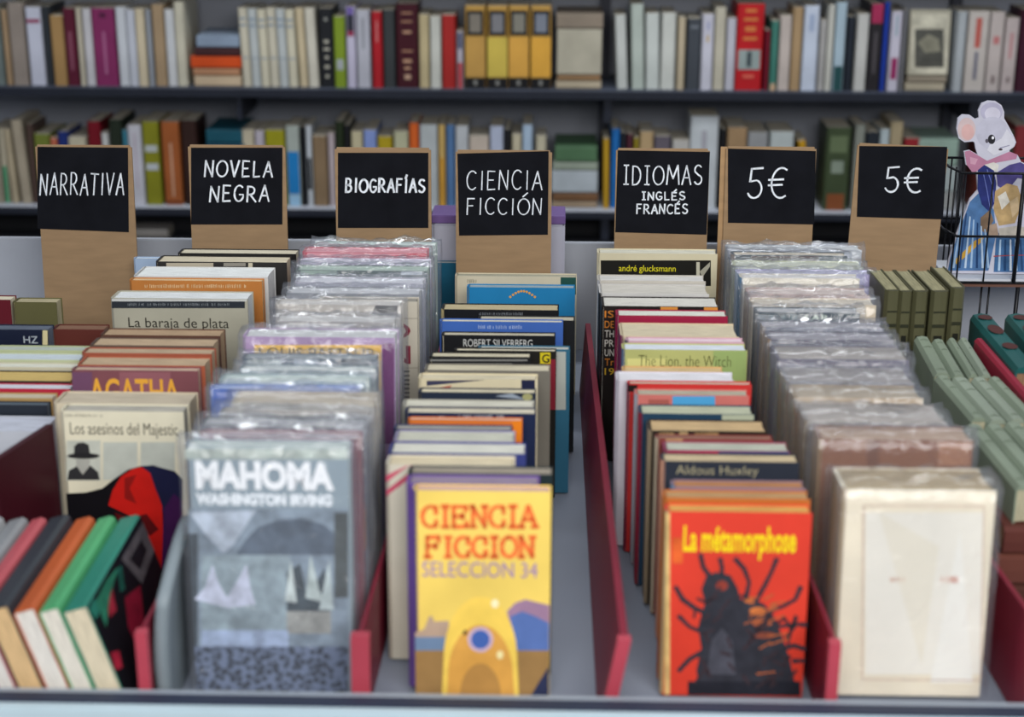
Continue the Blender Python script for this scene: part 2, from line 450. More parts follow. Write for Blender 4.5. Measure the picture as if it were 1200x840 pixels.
def side(parent, name, fb, ft, back, th=.005, h=.085, bow=0.0, m=None):
    """fb/ft: pixel x of the bottom / top of the front edge; back: pixel x at the far end"""
    xb0 = X_at(fb, 811, BY0); xt0 = X_at(ft, 690, BY0); xk = X_at(back, 430, BY1)
    return wall_sheet(name, xb0, xt0, xk, xk + .003, BY0, BY1, h, th, m or RED_LIT, parent, bow), (xb0, xt0, xk)
def line(xf, xb): return lambda y: xf + (xb - xf) * (y - BY0) / (BY1 - BY0)
def divider(label, bf, bb, tf, tb_, th, fold, BY1=BY1):
    r_ = empty('box_divider', (0, 0, 0)); tag(r_, label, 'divider')
    wall_sheet('side_sheet', bf, tf, bb, tb_, BY0, BY1, .085, th, RED_SHADED, r_)
    # folded front lip
    V = []
    for y in (BY0 - .009, BY0 - .0005):
        for z, x in ((ZT + .001, bf), (ZT + .086, tf)):
            V += [(x + th / 2 - fold / 2, y, z), (x + th / 2 + fold / 2, y, z)]
    meshobj('front_lip', V, [(0, 1, 3, 2), (4, 6, 7, 5), (0, 4, 5, 1), (2, 3, 7, 6), (0, 2, 6, 4), (1, 5, 7, 3)], RED_LIT, r_)
    return r_
divider('thin red cardboard divider left of the grey-blue sleeved book', -.3095, -.303, -.3095, -.303, .003, .009)
divider('red cardboard divider between the Biografías and Ciencia Ficción rows', -.144, -.1265, -.143, -.1265, .003, .014)
divider('long leaning red cardboard divider beside the empty strip of tray', .040, .036, .055, .042, .006, .010)
divider('red cardboard divider between the Idiomas row and the sleeved 5€ row', .2140, .196, .2145, .196, .003, .009)
divider('red cardboard divider at the right edge beside the 5€ row', .370, .363, .376, .363, .004, .010, 1.305)
P1R = line(-.310, -.300); P2L = line(-.144, -.1265); P2R = line(-.141, -.1235); P3R = line(.062, .048)
P4L = line(.2140, .196); P4R = line(.217, .199); P5L = lambda y: .367 if y < 1.25 else (.359 if y < 1.32 else (.347 if y < 1.74 else .372))

# tall red end board at the left, its shade painted into the colour, and the grey bookend beside the grey-blue sleeved book
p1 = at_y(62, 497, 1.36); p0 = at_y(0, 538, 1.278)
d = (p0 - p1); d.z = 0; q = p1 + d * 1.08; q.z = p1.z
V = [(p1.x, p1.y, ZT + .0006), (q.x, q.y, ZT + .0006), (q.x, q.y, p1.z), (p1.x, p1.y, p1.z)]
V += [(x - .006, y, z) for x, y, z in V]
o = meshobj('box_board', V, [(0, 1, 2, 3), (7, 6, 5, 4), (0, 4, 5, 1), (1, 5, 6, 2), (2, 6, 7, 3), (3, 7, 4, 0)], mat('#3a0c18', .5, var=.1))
tag(o, 'tall cardboard board in shade-darkened red left of the Novela Negra row', 'board')
# bookend
bm = bmesh.new(); ns = 14
Y0, Y1 = 1.11, 1.21
prof = []
for i in range(ns + 1):
    v = i / ns; prof.append((math.sin(v * math.pi) * -.004 + v * .002, v))
xb = X_at(188, 811, Y0); topz = at_y(198, 604, Y1).z
V = []; Fc = []
for s in (0, 1):
    for j in range(7):
        u = j / 6; y = Y0 + (Y1 - Y0) * u
        for dx, v in prof:
            top = (topz - ZT) * (.80 + .20 * math.sin(u * math.pi * .5))
            V.append((xb + dx + s * .009 * math.sin(min(1, v * 1.6 + .3) * math.pi * .5) + .0002, y, ZT + .0006 + v * top))
m_ = ns + 1
for j in range(6):
    for i in range(ns):
        a = j * m_ + i; b = a + 7 * m_
        Fc += [(a, a + 1, a + m_ + 1, a + m_), (b, b + m_, b + m_ + 1, b + 1)]
for i in range(ns):
    b = 7 * m_; Fc += [(i, i + b, i + b + 1, i + 1), (6 * m_ + i, 6 * m_ + i + 1, 6 * m_ + i + 1 + b, 6 * m_ + i + b)]
for j in range(6):
    b = 7 * m_; a = j * m_ + ns; Fc.append((a, a + b, a + b + m_, a + m_))
o = meshobj('bookend', V, Fc, mat('#7f8a90', .45), None, True)
tag(o, 'curved grey plastic bookend left of the front grey-blue sleeved book', 'bookend')

# ------------------------------------------------------------------ the book rows
CRM = '#cfc6b2'; WHT = '#dcdcdc'; TAN = '#b39c80'; GRYP = '#b5aca0'
novela = [
 (482, 473, 70, 215, '#d9d3bb', '#a9a59a', 'cream book with a hatted man and red shape', {'spine': '#d8d0b8'}),
 (473, 461, 62, 222, '#cbbfa6', '#b9ad98', 'cream book with black corner on its cover'),
 (434, 429, 83, 232, '#7a4a50', '#b9a08c', 'purple-brown paperback with large yellow capitals'),
 (428, 417, 90, 240, '#a4583f', TAN, 'tan-edged paperback hidden but for its top edge'),
 (414, 407, 95, 248, '#96503c', '#b09a80', 'brown-red paperback with a sliver of cover'),
 (405, 395, 105, 250, '#5a4a42', TAN, 'thick yellowed paperback with dark spine marks'),
 (393, 386, 117, 258, '#55392f', '#a98f72', 'brown yellowed paperback lower than the one behind'),
 (350, 342, 129, 290, '#a8a594', '#d3d6d6', 'grey-beige hardback with black band and serif title', {'name': 'hardback', 'c': .0016}),
 (329, 326, 151, 307, '#b8763a', '#d0b288', 'orange-brown paperback with white lettering'),
 (324, 314, 156, 314, '#c8c8c6', '#dadddb', 'thick white book with bright page edges'),
 (307, 300, 182, 336, '#2b2928', '#c6bca4', 'black book with small pale pictures on cover'),
 (297, 291, 208, 347, '#1b1a1a', '#c9c1ab', 'black book at the foot of the sign'),
]
nov = build_column('Novela Negra', novela, 1.355, 1.88, 3, hi=P1R)
bio_d = [
 (524, 517, 216, 408, '#8d9ca4', '#b8c2bc', 'grey-blue sleeved book with big white title and tents', {'spine': '#4a3438'}),
 (513, 506, 232, 424, '#7b3440', '#b0a4a6', 'maroon sleeved book with a reddish top line'),
 (499, 491, 234, 443, '#43474d', '#a4a5a6', 'dark grey sleeved book with white round letters'),
 (486, 479, 256, 448, '#84837f', '#a7a198', 'grey sleeved book with plain top'),
 (473, 461, 270, 455, '#b3ab9a', '#b7ab97', 'beige-topped sleeved book'),
 (456, 452, 245, 420, '#3e5fae', '#9fb0cc', 'bright blue sleeved paperback'),
 (447, 440, 256, 430, '#8da0a0', '#c0cbc4', 'pale green and white sleeved paperback'),
 (434, 429, 280, 438, '#7c8a8c', '#c3c8c4', 'blue-grey sleeved book with pale top'),
 (420, 415, 283, 441, '#4f5a66', '#8a9294', 'slate sleeved book with mottled cover'),
 (395, 386, 284, 463, '#a98bb0', '#c9c9c6', 'lilac sleeved book with yellow title panel'),
 (377, 370, 322, 462, '#9a9692', '#c2bfba', 'silver-grey sleeved book with smooth cover'),
 (357, 350, 322, 470, '#b5aea4', '#c5c0b8', 'beige sleeved book with smudged dark corner'),
 (353, 347, 372, 498, '#b9b2a3', '#8e8a80', 'tall white book with maroon letters down its side', {'sleeve': False, 'spine': '#4b4a48'}),
 (344, 337, 335, 497, '#787b80', '#b9b9ba', 'grey sleeved book with faint dark lettering'),
 (331, 325, 345, 500, '#a9a7b0', '#c4c4c8', 'pale silver sleeved book'),
 (317, 311, 346, 503, '#4c5a57', '#a3b3a5', 'dark green sleeved book with crumpled top'),
 (308, 303, 352, 503, '#b2a7ba', '#b6b1bb', 'lilac-silver sleeved book'),
 (296, 290, 354, 500, '#bd4152', '#cf8b92', 'pinkish red sleeved book'),
 (287, 282, 368, 511, '#8f9d98', '#b9c4bd', 'large grey-green sleeved book, rearmost'),
]
bio = build_column('Biografías', bio_d, 1.15, 1.875, 4, sleeved=True, lo=P1R, hi=P2L)
cf_d = [
 (575, 569, 484, 646, '#efd068', '#c3a0a0', 'yellow book with orange title and capsule picture', {'spine': '#5b4a8a'}),
 (567, 558, 476, 632, '#6b4f9a', '#8f7f92', 'purple-spined paperback with grey-lilac top'),
 (555, 547, 478, 648, '#1f2b2e', '#988f80', 'dark green-black paperback with faint title'),
 (545, 535, 452, 603, '#cfc9b8', '#cfc2a4', 'white paperback with slanting pink stripes', {'spine': '#c9c2b2'}),
 (531, 518, 455, 616, '#353d78', '#cfcec2', 'navy paperback with broad cream top'),
 (517, 505, 461, 603, '#8f8aa6', '#bdbdae', 'pale lavender paperback with cream top'),
 (503, 498, 459, 600, '#2c3354', '#9c9a92', 'dark navy paperback with thin grey top'),
 (492, 489, 478, 612, '#cf6f2c', '#b9b7ac', 'orange paperback with darker corner drip'),
 (484, 477, 474, 628, '#1a2443', '#cbc3ad', 'midnight blue paperback with white lettering'),
 (476, 469, 470, 626, '#9b998f', '#c9c6b6', 'grey paperback with bright page top'),
 (460, 455, 490, 628, '#20293a', '#c8bfa4', 'dark blue paperback with swirling pale picture'),
 (444, 438, 490, 630, '#cfc4a4', '#c9bfa4', 'cream paperback with navy corner square'),
 (434, 427, 497, 645, '#6f6b62', '#c4bba2', 'thick paperback with grey fore-edge'),
 (418, 413, 503, 622, '#17181a', '#c2b99f', 'black paperback with grey stripes'),
 (411, 407, 532, 652, '#191713', '#c5bda6', 'black paperback with yellow letter and red edge'),
 (409, 405, 560, 668, '#2b5f78', '#aeb0a8', 'teal-edged paperback standing to the right'),
 (393, 389, 517, 651, '#111215', '#b7b09c', 'black paperback with white capitals at its top'),
 (377, 373, 515, 660, '#3c62ad', '#c4c0ac', 'bright blue paperback with small white line'),
 (375, 370, 560, 674, '#14161a', '#b1ab98', 'tall black book showing at the right edge'),
 (363, 356, 517, 655, '#101115', '#b3a583', 'black paperback with tiny white heading', {'spine': '#b9a878'}),
 (337, 333, 547, 674, '#1d78ab', '#8a9aa0', 'blue paperback with an arc of orange dots'),
 (324, 319, 533, 676, '#c6bda4', '#aaa793', 'cream book with dark green right corner'),
]
cfi = build_column('Ciencia Ficción', cf_d, 1.15, 1.88, 4, lo=P2R, hi=lambda y: .035)
idi_d = [
 (600, 592, 780, 952, '#d8402f', '#cf9a52', 'red book with yellow title and a black insect', {'spine': '#b9a27a'}),
 (584, 576, 777, 950, '#b9692f', '#b08a5f', 'orange-brown paperback'),
 (571, 564, 787, 944, '#85707e', '#a9764f', 'mauve-grey paperback', {'spine': '#5f8fb4'}),
 (541, 533, 775, 937, '#2a2f3a', '#c0ae8c', 'charcoal paperback with pale serif name', {'spine': '#cf9a80'}),
 (528, 517, 778, 926, '#8a3c56', '#b0b3a4', 'paperback with red and blue heading line'),
 (514, 510, 768, 906, '#7a3a34', '#8a6a5c', 'dull red thin paperback', {'spine': '#b9ad96'}),
 (505, 494, 760, 899, '#2a2019', '#bfa37a', 'thick black paperback with brown picture strip', {'spine': '#9c8c74'}),
 (485, 476, 749, 884, '#1e3b52', '#b2b59c', 'navy paperback with greenish top', {'spine': '#8e1c34'}),
 (463, 457, 744, 878, '#c46e66', '#a9a28f', 'salmon paperback with bright blue block', {'spine': '#a4a8b4'}),
 (450, 446, 735, 881, '#bf3330', '#b9b2a0', 'red paperback with black left end', {'spine': '#7a2440'}),
 (446, 435, 722, 862, '#c9c4cc', '#d6d4d8', 'white paperback with pale spine', {'spine': '#b9b4c0'}),
 (435, 430, 729, 848, '#c7a06a', '#c9b080', 'orange-cream thin paperback'),
 (410, 402, 729, 876, '#aeb070', '#cdd4dc', 'yellow-green paperback with thin serif title', {'spine': '#5c6b86'}),
 (400, 395, 733, 872, '#c09aa6', '#dcc6ce', 'pink and white thin paperback', {'spine': '#3c4458'}),
 (394, 375, 727, 866, '#c9b99c', '#c9bda2', 'very thick cream-edged paperback', {'spine': '#7a2c58'}),
 (370, 364, 722, 853, '#93183c', '#cfd0c4', 'crimson paperback with white top', {'spine': '#8c2048'}),
 (359, 344, 705, 843, '#1a1513', '#cbc8bf', 'tall black book with orange and white lettering'),
 (344, 331, 701, 831, '#b9b7b4', '#c3beb4', 'greyish white paperback', {'spine': '#26282c'}),
 (329, 323, 697, 827, '#b5b0a6', '#c8c5c0', 'pale grey thin paperback', {'spine': '#b8bac0'}),
 (297, 291, 700, 841, '#cdc4a6', '#c6c3b2', 'cream book with black panel and yellow name'),
]
idi = build_column('Idiomas', idi_d, 1.16, 1.88, 3, lo=P3R, hi=P4L)
eur_d = [
 (574, 550, 988, 1168, '#ece0c6', '#a9946e', 'big cream sleeved book with aged cover', {'spine': '#b39a74'}),
 (515, 500, 960, 1146, '#7c4f36', '#a88c74', 'brown leather sleeved book', {'spine': '#9c7c56'}),
 (494, 470, 930, 1110, '#8f8880', '#a39a90', 'thick grey sleeved book', {'spine': '#8a7354'}),
 (466, 450, 915, 1082, '#a58f70', '#a4957e', 'tan sleeved book', {'spine': '#8f7650'}),
 (448, 428, 895, 1072, '#8c8a8b', '#938c88', 'thick silver-grey sleeved book', {'spine': '#8a7458'}),
 (421, 403, 892, 1066, '#5c5664', '#9c948c', 'dim violet sleeved book'),
 (398, 388, 886, 1048, '#4e4a57', '#8f8b90', 'dark violet-grey sleeved book', {'spine': '#8a6c48'}),
 (384, 378, 880, 1036, '#7d7c84', '#9a979a', 'light grey sleeved book', {'spine': '#8e7248'}),
 (366, 360, 868, 1008, '#26363e', '#a9a9a8', 'dark teal sleeved book with pale capitals'),
 (357, 350, 872, 1038, '#cbb99c', '#c4b9a6', 'wide cream sleeved book showing at the right'),
 (345, 338, 868, 1022, '#b89a90', '#c2b2a8', 'pinkish beige sleeved book', {'spine': '#8a6c58'}),
 (326, 320, 858, 1018, '#cdc5b2', '#c8c4c0', 'cream sleeved book with small black serif line', {'spine': '#2f6d92'}),
 (321, 315, 852, 1024, '#a49cc2', '#b4b0c4', 'lilac sleeved book', {'spine': '#8aa0b4'}),
 (312, 306, 852, 1012, '#b2b694', '#b9bba9', 'pale green sleeved book'),
 (299, 295, 858, 993, '#2c3c44', '#b3a894', 'dark slate sleeved book', {'spine': '#8a7a70'}),
 (292, 286, 846, 1010, '#a8acb0', '#c0c2c0', 'silver sleeved book, rearmost'),
]
eur = build_column('5€', eur_d, 1.16, 1.88, 4, sleeved=True, lo=P4R, hi=P5L)

# Narrativa row: mostly beyond the left edge of the frame
nar_d = [
 (505, 486, -110, 50, '#b9bcc4', '#b6bac6', 'white-edged book with orange corner', {}),
 (474, 469, -100, 55, '#20262f', '#55606a', 'black book with thin edge'),
 (466, 458, -95, 61, '#a88a58', '#b8b09a', 'ochre book with cream top'),
 (455, 447, -85, 82, '#a8233a', '#c4c8d0', 'book with red cover and white top'),
 (446, 431, -80, 82, '#26221e', '#c2a868', 'thick yellow-edged book'),
 (430, 423, -75, 88, '#b8b4a0', '#cdcdc0', 'cream-topped book with pale cover'),
 (421, 411, -70, 93, '#b3b896', '#bcc6cc', 'whitish green book with pale blue top'),
 (410, 403, -65, 100, '#a9b089', '#a8b0a6', 'light green book'),
]
nar = build_column('Narrativa', nar_d, 1.375, 1.56, 3)

# ------------------------------------------------------------------ what is printed on the covers
def ell(cx, cy, rx, ry, a0=0, a1=360, n=20):
    return [(cx + rx * math.cos(R(a0 + (a1 - a0) * i / n)), cy - ry * math.sin(R(a0 + (a1 - a0) * i / n))) for i in range(n if a1 - a0 == 360 else n + 1)]
def rect(x0, y0, x1, y1): return [(x0, y1), (x1, y1), (x1, y0), (x0, y0)]
def blur_line(P, col, x0, x1, y0, y1, hw=.0003):
    """a line of print too small to read"""
    st = []; x = x0
    while x < x1 - 1:
        wd = random.uniform(.6, 1.6)
        if random.random() < .84: st.append([(x, y0 + random.uniform(0, .3) * (y1 - y0)), (x + random.uniform(-.3, .3), y1)])
        x += wd + .7
    P.strokes(st, col, hw, name='small_print')
SER = {'C': G['C'] + [[(.86, .98), (.9, .66)], [(.86, .02), (.92, .3)]], 'I': G['J'],
       'E': G['E'] + [[(.85, 1), (.85, .8)], [(.9, 0), (.9, .22)], [(.62, .62), (.62, .42)]],
       'N': [[(.1, 0), (.1, 1)], [(.1, 1), (.88, 0)], [(.88, 0), (.88, 1)], [(-.05, 0), (.27, 0)], [(-.05, 1), (.15, 1)], [(.7, 1), (1.05, 1)]],
       'A': G['A'] + [[(-.12, 0), (.2, 0)], [(.76, 0), (1.12, 0)]],
       'F': G['F'] + [[(.85, 1), (.85, .78)], [(-.1, 0), (.28, 0)], [(.6, .65), (.6, .43)]], 'O': G['O']}
def serif_px(word, x0, x1, y0, y1):
    W = {'I': .55, 'O': 1.0}; g = .2; tot = sum(W.get(c, .95) for c in word) + g * (len(word) - 1); x = 0; out = []
    for c in word:
        wd = W.get(c, .95)
        for s in SER[c]: out.append([(x0 + (x + p[0] * wd) / tot * (x1 - x0), y1 - p[1] * (y1 - y0)) for p in s])
        x += wd + g
    return out

# grey-blue sleeved book: tents on stony ground
P = bio[0]
P.polys([('#b4beb4', rect(217, 538, 408, 525)), ('#84929e', rect(217, 760, 408, 596)), ('#b9c3cf', [(222, 600), (300, 598), (272, 640), (262, 648), (240, 625)]),
         ('#566270', [(276, 650), (288, 632), (302, 618), (326, 609), (352, 607), (378, 614), (396, 626), (398, 650)]),
         ('#3d464d', rect(213, 760, 232, 625)), ('#4b5150', rect(392, 700, 408, 600)), ('#91a0a6', rect(236, 740, 340, 650)),
         ('#c4c8d8', [(228, 702), (240, 688), (249, 661), (256, 682), (266, 700), (276, 684), (289, 660), (294, 690), (300, 708), (268, 712)]),
         ('#3f4a50', [(336, 742), (336, 670), (352, 660), (360, 700), (380, 665), (388, 700), (386, 742)]),
         ('#c3ccc8', [(334, 704), (341, 655), (348, 706)]), ('#b9c4c0', [(358, 700), (364, 650), (374, 690), (380, 706)]), ('#bcc8c6', [(374, 714), (386, 655), (391, 714)]),
         ('#9a9a94', rect(336, 742, 388, 716)), ('#a4b3cc', rect(236, 758, 338, 738))], scale=75, var=.34)
P.polys([('#4d5668', rect(213, 815, 408, 757))], kind='stones', scale=34)
P.text('MAHOMA', '#f4f6f6', 230, 541, 391, 573, .055)
P.text('WASHINGTON IRVING', '#eef2f4', 230, 579, 389, 591, .06)
# yellow book: capsule on a plain
P = cfi[0]
P.polys([('#b39a86', [(484, 750), (484, 741), (497, 737), (503, 722), (506, 721), (509, 728), (526, 727), (526, 750)]), ('#6f86a4', rect(484, 764, 526, 746)),
         ('#9c7a4c', rect(484, 815, 645, 762)), ('#a07f9a', [(594, 716), (604, 706), (616, 702), (632, 706), (645, 709), (645, 740), (600, 740)]),
         ('#5a74b0', [(598, 722), (612, 716), (628, 722), (645, 730), (645, 762), (603, 762)]), ('#2f3552', [(622, 815), (632, 798), (645, 780), (645, 815)]),
         ('#f3cf5e', ell(563, 770, 43, 71, 0, 180, 24) + [(518, 815), (608, 815)]),
         ('#dba24e', ell(563, 790, 38, 58, 0, 180, 24) + [(524, 815), (603, 815)]),
         ('#b8894a', ell(563, 815, 24, 38, 0, 180, 16)), ('#c9b0c4', ell(563, 749, 15, 15)), ('#4666ae', ell(563, 749, 11, 11)),
         ('#f9eec0', ell(580, 707, 4.5, 5)), ('#f4e6a8', ell(586, 767, 4, 5)), ('#5a4630', ell(545, 741, 2.5, 3))], scale=40)
P.strokes(serif_px('CIENCIA', 495, 628, 593, 617), '#ef7038', .0017)
P.strokes(serif_px('FICCION', 500, 626, 629, 652), '#ef7038', .0017)
P.text('SELECCION 34', '#a083b4', 495, 659, 630, 675, 0)
# red book: insect
P = idi[0]
ins = [('#d9b878', rect(779, 815, 785, 601)), ('#e2662f', rect(788, 660, 800, 630)),
       ('#33343c', [(820, 812), (816, 785), (822, 760), (818, 735), (826, 706), (822, 690), (828, 674), (840, 670), (856, 674), (864, 688), (868, 702), (880, 700), (896, 708), (908, 724), (918, 748), (926, 775), (934, 812)]),
       ('#8a3a30', ell(846, 686, 7, 6)), ('#c06a3a', ell(880, 703, 8, 4)), ('#c4703c', ell(888, 716, 10, 5)), ('#a4583c', ell(893, 730, 12, 4)), ('#8a4a3a', ell(896, 744, 13, 4)),
       ('#4b4c56', [(828, 790), (834, 750), (846, 735), (858, 752), (862, 790)]), ('#23242c', rect(806, 815, 938, 798))]
P.polys(ins, scale=70, var=.25)
legs = [[(792, 688), (800, 702), (814, 712), (826, 718)], [(796, 722), (808, 734), (822, 740)], [(821, 650), (824, 664), (834, 678)], [(844, 655), (846, 664), (846, 674)],
        [(862, 655), (872, 666), (878, 682), (874, 700)], [(910, 655), (904, 670), (896, 686), (886, 704)], [(938, 688), (932, 702), (918, 710), (900, 716)],
        [(950, 732), (934, 731), (912, 734)], [(946, 760), (930, 756), (918, 760)], [(796, 785), (808, 772), (822, 764)], [(948, 774), (930, 774)]]
P.strokes(legs, '#2e2f38', .0019, name='cover_print')
hairs = []
for k in range(46):
    a_ = random.uniform(0, 1); x_ = 812 + 120 * a_; y_ = random.uniform(690 + 50 * abs(a_ - .3), 805)
    hairs.append([(x_, y_), (x_ + random.uniform(-14, 14), y_ - random.uniform(2, 16))])
P.strokes(hairs, '#3a2e34', .0012, name='cover_print')
P.strokes([[(x_ + random.uniform(-3, 3), y_), (x_ + random.uniform(8, 22), y_ - random.uniform(2, 9))] for x_, y_ in [(random.uniform(870, 905), random.uniform(700, 790)) for k in range(14)]], '#b0603a', .0007, name='cover_print')
P.text('La métamorphose', '#f2d21e', 800, 617, 934, 655, .03)
# big cream sleeved book
P = eur[0]
P.polys([('#efe9da', rect(1014, 790, 1152, 600)), ('#ece4d0', [(1030, 600), (1080, 780), (1100, 640)]), ('#f2eee2', [(1090, 800), (1125, 620), (1140, 800)])], scale=8)
P.strokes([[(1012, 592), (1152, 593)], [(1012, 592), (1010, 795)], [(1153, 593), (1155, 795)], [(1010, 796), (1155, 797)]], '#d2b8a2', .0006, name='cover_print')
blur_line(P, '#cfa890', 1044, 1062, 676, 681, .0005); blur_line(P, '#d39c88', 1102, 1124, 675, 682, .0005)
# cream book, hatted man and red shape
P = nov[0]
P.polys([('#bfc2b6', rect(78, 563, 118, 516)), ('#b9bdb3', rect(121, 562, 161, 518)), ('#b6bab0', rect(165, 556, 205, 518)),
         ('#0c0a10', [(74, 578), (100, 577), (120, 572), (134, 561), (150, 550), (165, 546), (178, 545), (205, 552), (214, 562), (214, 690), (74, 690)]),
         ('#171a3a', [(165, 546), (180, 545), (206, 553), (214, 564), (214, 600), (190, 600)]),
         ('#c31a14', [(127, 592), (132, 574), (142, 558), (156, 549), (166, 547), (176, 554), (182, 572), (190, 592), (194, 690), (180, 660), (170, 606), (152, 604)]),
         ('#5a0c10', [(134, 600), (150, 606), (172, 602), (186, 620), (176, 628), (160, 608), (140, 612)]),
         ('#8a1412', [(146, 560), (160, 556), (152, 572), (160, 590), (146, 584)]),
         ('#3b1446', [(192, 596), (204, 578), (214, 588), (214, 690), (190, 690)]),
         ('#2c2c2e', [(87, 534), (87, 523), (91, 519), (98, 518), (104, 521), (106, 534)]), ('#242426', ell(98, 534, 19, 3.5)),
         ('#a4a49c', [(89, 538), (106, 538), (104, 552), (96, 556), (90, 548)]),
         ('#2e2e30', [(79, 562), (81, 551), (90, 546), (97, 556), (106, 545), (115, 553), (117, 562)])], scale=50)
P.text('Los asesinos del Majestic', '#4a473f', 83, 496, 208, 513, -.005)
blur_line(P, '#77746a', 76, 122, 485, 488, .0002)
P = nov[7]; P.polys([('#2c3138', rect(131, 361, 287, 353)), ('#c9cbc8', rect(131, 353, 289, 350))]); P.text('La baraja de plata', '#34322c', 151, 373, 268, 387, 0)
blur_line(P, '#9aa0a4', 150, 270, 355, 358, .0002)
nov[2].polys([('#6a4660', rect(84, 470, 108, 436)), ('#8e5a62', rect(140, 470, 200, 436))], scale=20)
nov[2].text('AGATHA', '#e0a33a', 106, 444, 210, 474, .02)
nov[1].poly('#16151a', rect(208, 482, 222, 474))
blur_line(nov[8], '#d9c39a', 170, 290, 333, 337, .0003)
nov[10].polys([('#b4aa96', rect(195, 313, 250, 308)), ('#8f8a80', rect(262, 312, 288, 308)), ('#c8bfa8', rect(291, 314, 296, 308))])
# Biografías
P = bio[2]; P.polys([('#c4c2bc', ell(431, 515, 5, 5)), ('#43474d', ell(431, 515, 2, 2)), ('#cfcdc6', ell(433, 532, 7, 7)), ('#43474d', ell(433, 532, 3, 3)), ('#bfbdb6', ell(431, 551, 5, 5)), ('#a8671e', [(427, 588), (439, 598), (434, 640), (426, 650)])])
bio[1].poly('#9c5560', rect(234, 516, 410, 514))
P = bio[9]; P.polys([('#e2b44c', rect(298, 520, 447, 404)), ('#6f2d6a', rect(448, 520, 462, 402))], scale=30); P.text('LOUIS PASTEUR', '#4a4226', 304, 408, 440, 420, 0)
bio[8].polys([('#87928f', rect(290, 436, 330, 421)), ('#9aa4ad', rect(345, 432, 372, 420)), ('#2c333c', rect(395, 436, 438, 420))], scale=60, var=.3)
P = bio[12]; P.text('D', '#7c1430', 452, 378, 481, 397, .01); P.text('N', '#7c1430', 450, 405, 481, 426, .01)
P.polys([('#5c5752', rect(464, y + 2.2, 480, y)) for y in range(434, 482, 5)], name='small_print')
P.strokes([[(372, 373), (497, 373)], [(372, 431), (497, 431)]], '#8d867c', .0003, name='small_print')
bio[11].polys([('#4c4a4a', [(432, 376), (440, 357), (466, 357), (466, 372)])], scale=60)
blur_line(bio[13], '#3c4048', 380, 460, 346, 350, .0003)
bio[10].poly('#d0cdc6', [(326, 384), (340, 378), (420, 380), (400, 386)])
bio[17].poly('#d88e96', [(360, 296), (480, 297), (470, 299), (360, 300)])
bio[15].polys([('#90a496', rect(352, 322, 395, 317)), ('#b4bcc0', rect(470, 322, 495, 318))])
# Ciencia Ficción
P = cfi[3]; P.polys([('#c4506a', [(452, 557), (478, 540), (478, 546), (452, 565)]), ('#c4506a', [(452, 574), (478, 555), (478, 562), (452, 581)]), ('#c9647a', rect(480, 549, 502, 545))])
cfi[2].poly('#2f4346', rect(484, 566, 560, 556)); blur_line(cfi[2], '#9aa68a', 492, 545, 559, 564, .0004); blur_line(cfi[2], '#7d95a8', 556, 572, 558, 564, .0005)
cfi[4].poly('#cfc8a8', rect(457, 540, 476, 533))
cfi[7].poly('#e07c1c', [(600, 493), (612, 493), (610, 516), (603, 517)])
blur_line(cfi[8], '#c2c8d0', 508, 522, 487, 491, .0003); blur_line(cfi[8], '#c2c8d0', 538, 592, 486, 491, .0003)
cfi[10].polys([('#8d98a4', [(580, 464), (600, 460), (615, 468), (595, 466)]), ('#9c9a6a', ell(618, 465, 6, 4))])
cfi[11].polys([('#20243f', rect(611, 458, 627, 444)), ('#3a3b52', [(500, 452), (500, 446), (570, 445)]), ('#b2604c', [(510, 455), (530, 451), (526, 455)])])
cfi[13].polys([('#7e7e7a', rect(504, 423, 618, 421)), ('#6a6a66', rect(504, 427, 600, 425.5))])
P = cfi[14]; P.polys([('#7a1e2c', rect(640, 480, 651, 421)), ('#c9b71e', rect(633, 426, 645, 413))]); P.text('G', '#2a2410', 635, 415, 644, 425, .02)
cfi[15].polys([('#a4a8a2', rect(650, 480, 663, 412))])
cfi[16].text('ROBERT SILVERBERG', '#c3c3bf', 543, 398, 624, 406, 0)
blur_line(cfi[17], '#a9bbdc', 559, 615, 381, 385, .0003)
blur_line(cfi[19], '#8f959c', 562, 614, 366, 369, .0002)
cfi[20].polys([('#d59a52', ell(598 + 3.2 * i, 349 - 8 * math.sin(R(18 * (i + .5))), 1.5, 1.5, n=8)) for i in range(10)] + [('#1f5f8c', rect(549, 336.4, 672, 335))])
cfi[21].polys([('#1d4a42', rect(657, 345, 675, 324))]); blur_line(cfi[21], '#8f8a76', 546, 560, 327, 331, .0004)
# Idiomas
P = idi[19]; P.polys([('#14130f', rect(704, 335, 833, 305)), ('#bcb8a4', rect(816, 335, 820, 307)), ('#9d9a8a', [(820, 318), (832, 307), (832, 312), (823, 325)])]); P.text('andré glucksmann', '#cfc51c', 725, 311, 792, 320, .005)
P = idi[16]
for s_, y0, c_ in (('IS', 364, '#c87a2a'), ('DE', 376, '#c87a2a'), ('TH', 387, '#c9c5bc'), ('PR', 398, '#c9c5bc'), ('UN', 409, '#c9c5bc'), ('Tr', 420, '#c87a2a'), ('19', 431, '#c8a22a')):
    P.text(s_, c_, 708.5, y0, 719.5, y0 + 8, 0)
P.polys([('#d08a3a', rect(774, 364, 794, 359)), ('#d08a3a', rect(825, 364, 841, 359))])
P = idi[12]; P.polys([('#94a868', rect(836, 450, 875, 411)), ('#c9c680', rect(735, 450, 780, 420))], scale=12, var=.15); P.text('The Lion, the Witch', '#54562e', 748, 417, 857, 431, -.012)
idi[8].polys([('#4d9ccc', rect(788, 478, 838, 464)), ('#a3584e', rect(760, 478, 784, 468))])
idi[9].poly('#17120f', rect(736, 459, 747, 451))
idi[3].text('Aldous Huxley', '#aaa282', 792, 546, 889, 559, -.008)
idi[4].polys([('#a82c48', rect(781, 534, 842, 529)), ('#37406a', rect(842, 534, 925, 529))])
